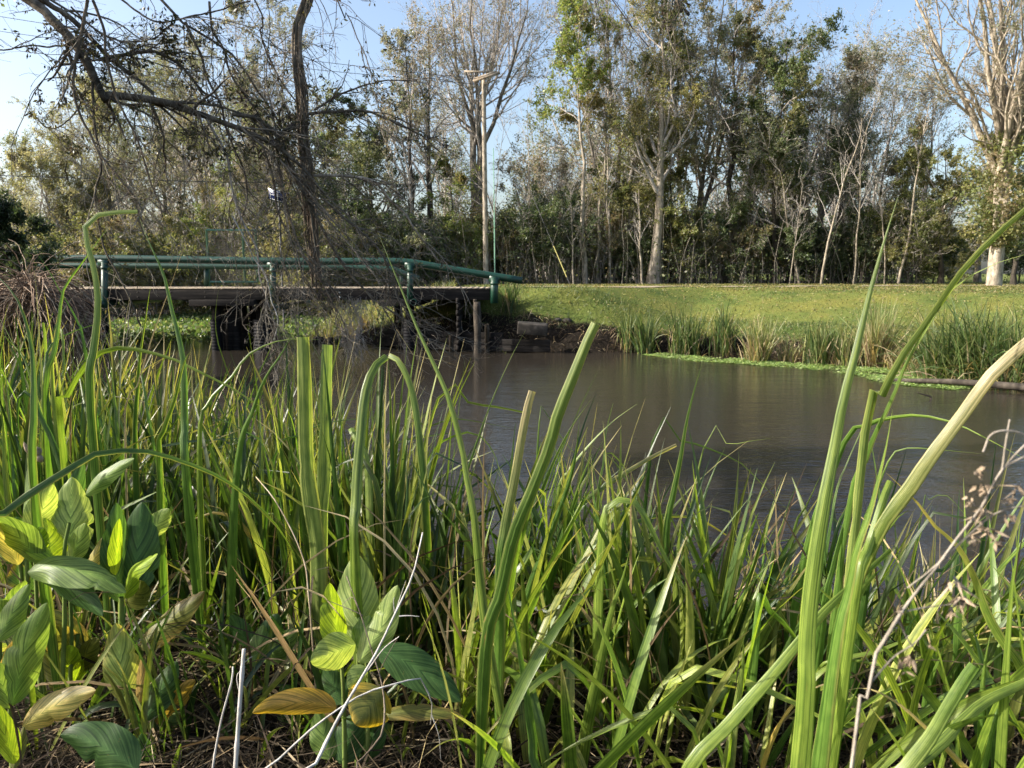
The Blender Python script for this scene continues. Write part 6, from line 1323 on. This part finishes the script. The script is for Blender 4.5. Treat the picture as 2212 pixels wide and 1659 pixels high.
# floating plants: mat under the bridge and rim at the right
def floating(name, label, n, poly, h, size, cols):
    poly = np.array(poly); lo, hi = poly.min(0), poly.max(0); x = r.uniform(lo[0], hi[0], n * 4); y = r.uniform(lo[1], hi[1], n * 4); ins = np.zeros(x.shape, bool)
    for (ax, ay), (bx, by) in zip(poly, np.roll(poly, -1, 0)):
        c = ((ay > y) != (by > y)) & (x < (bx - ax) * (y - ay) / (by - ay + 1e-12) + ax); ins ^= c
    k = ins & (wob2(x * 3, y * 3) + 0.6 * wob2(x * 0.9 + 2, y * 1.1) + r.normal(size=len(x)) * 0.35 > (-0.5 if h > 0.1 else -0.1 - 0.5 * ss(8.5, 10, x))); x, y = x[k][:n], y[k][:n]
    V, Fq = leafquads(np.stack([x, y, 0.012 + h * r.random(len(x)) ** 2], -1), r.uniform(*size, len(x)), r, 0.8, bias=(0, 0, 0.5 if h > 0.1 else 0))
    if h < 0.1: z0 = np.repeat(V[::4, 2], 4); V[:, 2] = np.maximum(z0 + (V[:, 2] - z0) * 0.3, 0.008)
    o = link_mesh(name, V, Fq, 'leaf', tint=tintmix(r, len(x), cols)); tag(o, label, 'floating plants', kind='stuff')
floating('floating_plants', 'mat of leafy floating plants on the creek beyond the bridge', 30000, [(-14.5, 28.4), (-9.5, 28.0), (-6.6, 30.5), (-9, 38), (-10.5, 46), (-20, 50), (-19, 36)], 0.3, (0.08, 0.2), [(0.1, 0.17, 0.04), (0.15, 0.2, 0.06), (0.06, 0.11, 0.03), (0.2, 0.22, 0.09)])
rim = [on_z(u, v + 5, 0.0)[:2] for u, v in ((1385, 762), (1500, 776), (1600, 782), (1700, 790), (1760, 795), (1850, 806), (1900, 822), (1990, 832), (2060, 838), (2110, 832), (2130, 820), (2100, 806), (1960, 790), (1850, 786), (1700, 777), (1560, 768), (1450, 758))]
floating('duckweed', 'bright green duckweed rim along the far shore', 40000, rim, 0.02, (0.05, 0.1), [(0.2, 0.3, 0.08), (0.26, 0.36, 0.11), (0.14, 0.22, 0.06), (0.32, 0.38, 0.16)])
# log and sticks
a = at(1930, 797, 17.6); b = at(2240, 806, 15.9); a[2] = 0.05; b[2] = 0.12
lg = link_mesh('log', *tubes(resample([a, (a + b) / 2 + [0, 0.1, 0.03], b], 16) - a, np.linspace(0.045, 0.09, 16), 10, True), 'bark_dark', smooth=True); lg.location = a; tag(lg, 'long dark log lying in the water under the right-hand reeds', 'log')
c = on_z(2012, 862, 0.0); st = thing('stick', 'small dark hooked stick poking out of the water', 'stick', c)
bar_ = lambda pts, w0, nm: link_mesh(nm, *tubes(resample([at(u, v, c[1]) - c for u, v in pts], 10), np.linspace(w0, w0 * 0.4, 10), 7, True), 'bark_dark', st)
bar_([(2012, 862), (2005, 870), (1995, 877), (1983, 882)], 0.02, 'reflected_twig') if False else None
bar_([(2012, 864), (2008, 856), (1996, 853), (1982, 848)], 0.022, 'stub'); bar_([(2012, 860), (2006, 868), (1994, 876), (1980, 882)], 0.018, 'fork')  # lower twig is the stub's water reflection, built as a shape
# rip-rap and roots at the bridge bank
for k, (u, v, s_) in enumerate([(690, 742, 0.2), (715, 748, 0.16), (735, 738, 0.22), (660, 750, 0.15), (1205, 664, 0.1), (1225, 672, 0.12), (1210, 650, 0.08)]):
    D_ = 28.2 if u < 800 else 25.6; c = at(u, v, D_); c[2] = hz(c[0], c[1]) + s_ * 0.3 if u > 800 else max(hz(c[0], c[1]), 0) + 0.06
    q = np.array([[math.sin(p_) * math.cos(t_), math.sin(p_) * math.sin(t_), math.cos(p_)] for p_ in np.linspace(0.05, math.pi - 0.05, 7) for t_ in np.arange(0, 6.28, 6.2832 / 9)])
    q = q * (1 + r.normal(size=(len(q), 1)) * 0.12) * np.array([1.3, 1, 0.7]) * s_
    i = np.array([[a_ * 9 + b_, a_ * 9 + (b_ + 1) % 9, (a_ + 1) * 9 + (b_ + 1) % 9, (a_ + 1) * 9 + b_] for a_ in range(6) for b_ in range(9)])
    o = link_mesh('rock', q, i, 'concrete'); o.location = c
    tag(o, ['flat rock at the waterline, second from the left in front of the sunlit tuft', 'small rock between the two larger ones at the creek edge', 'largest rock of the row at the creek edge behind the bridge', 'smallest leftmost rock at the creek edge behind the bridge',
            'small pale stone on the slope right of the bridge post', 'larger pale stone lowest on the slope right of the bridge post', 'tiny pale stone highest on the slope right of the bridge post'][k], 'rock', 'stones by the bridge')
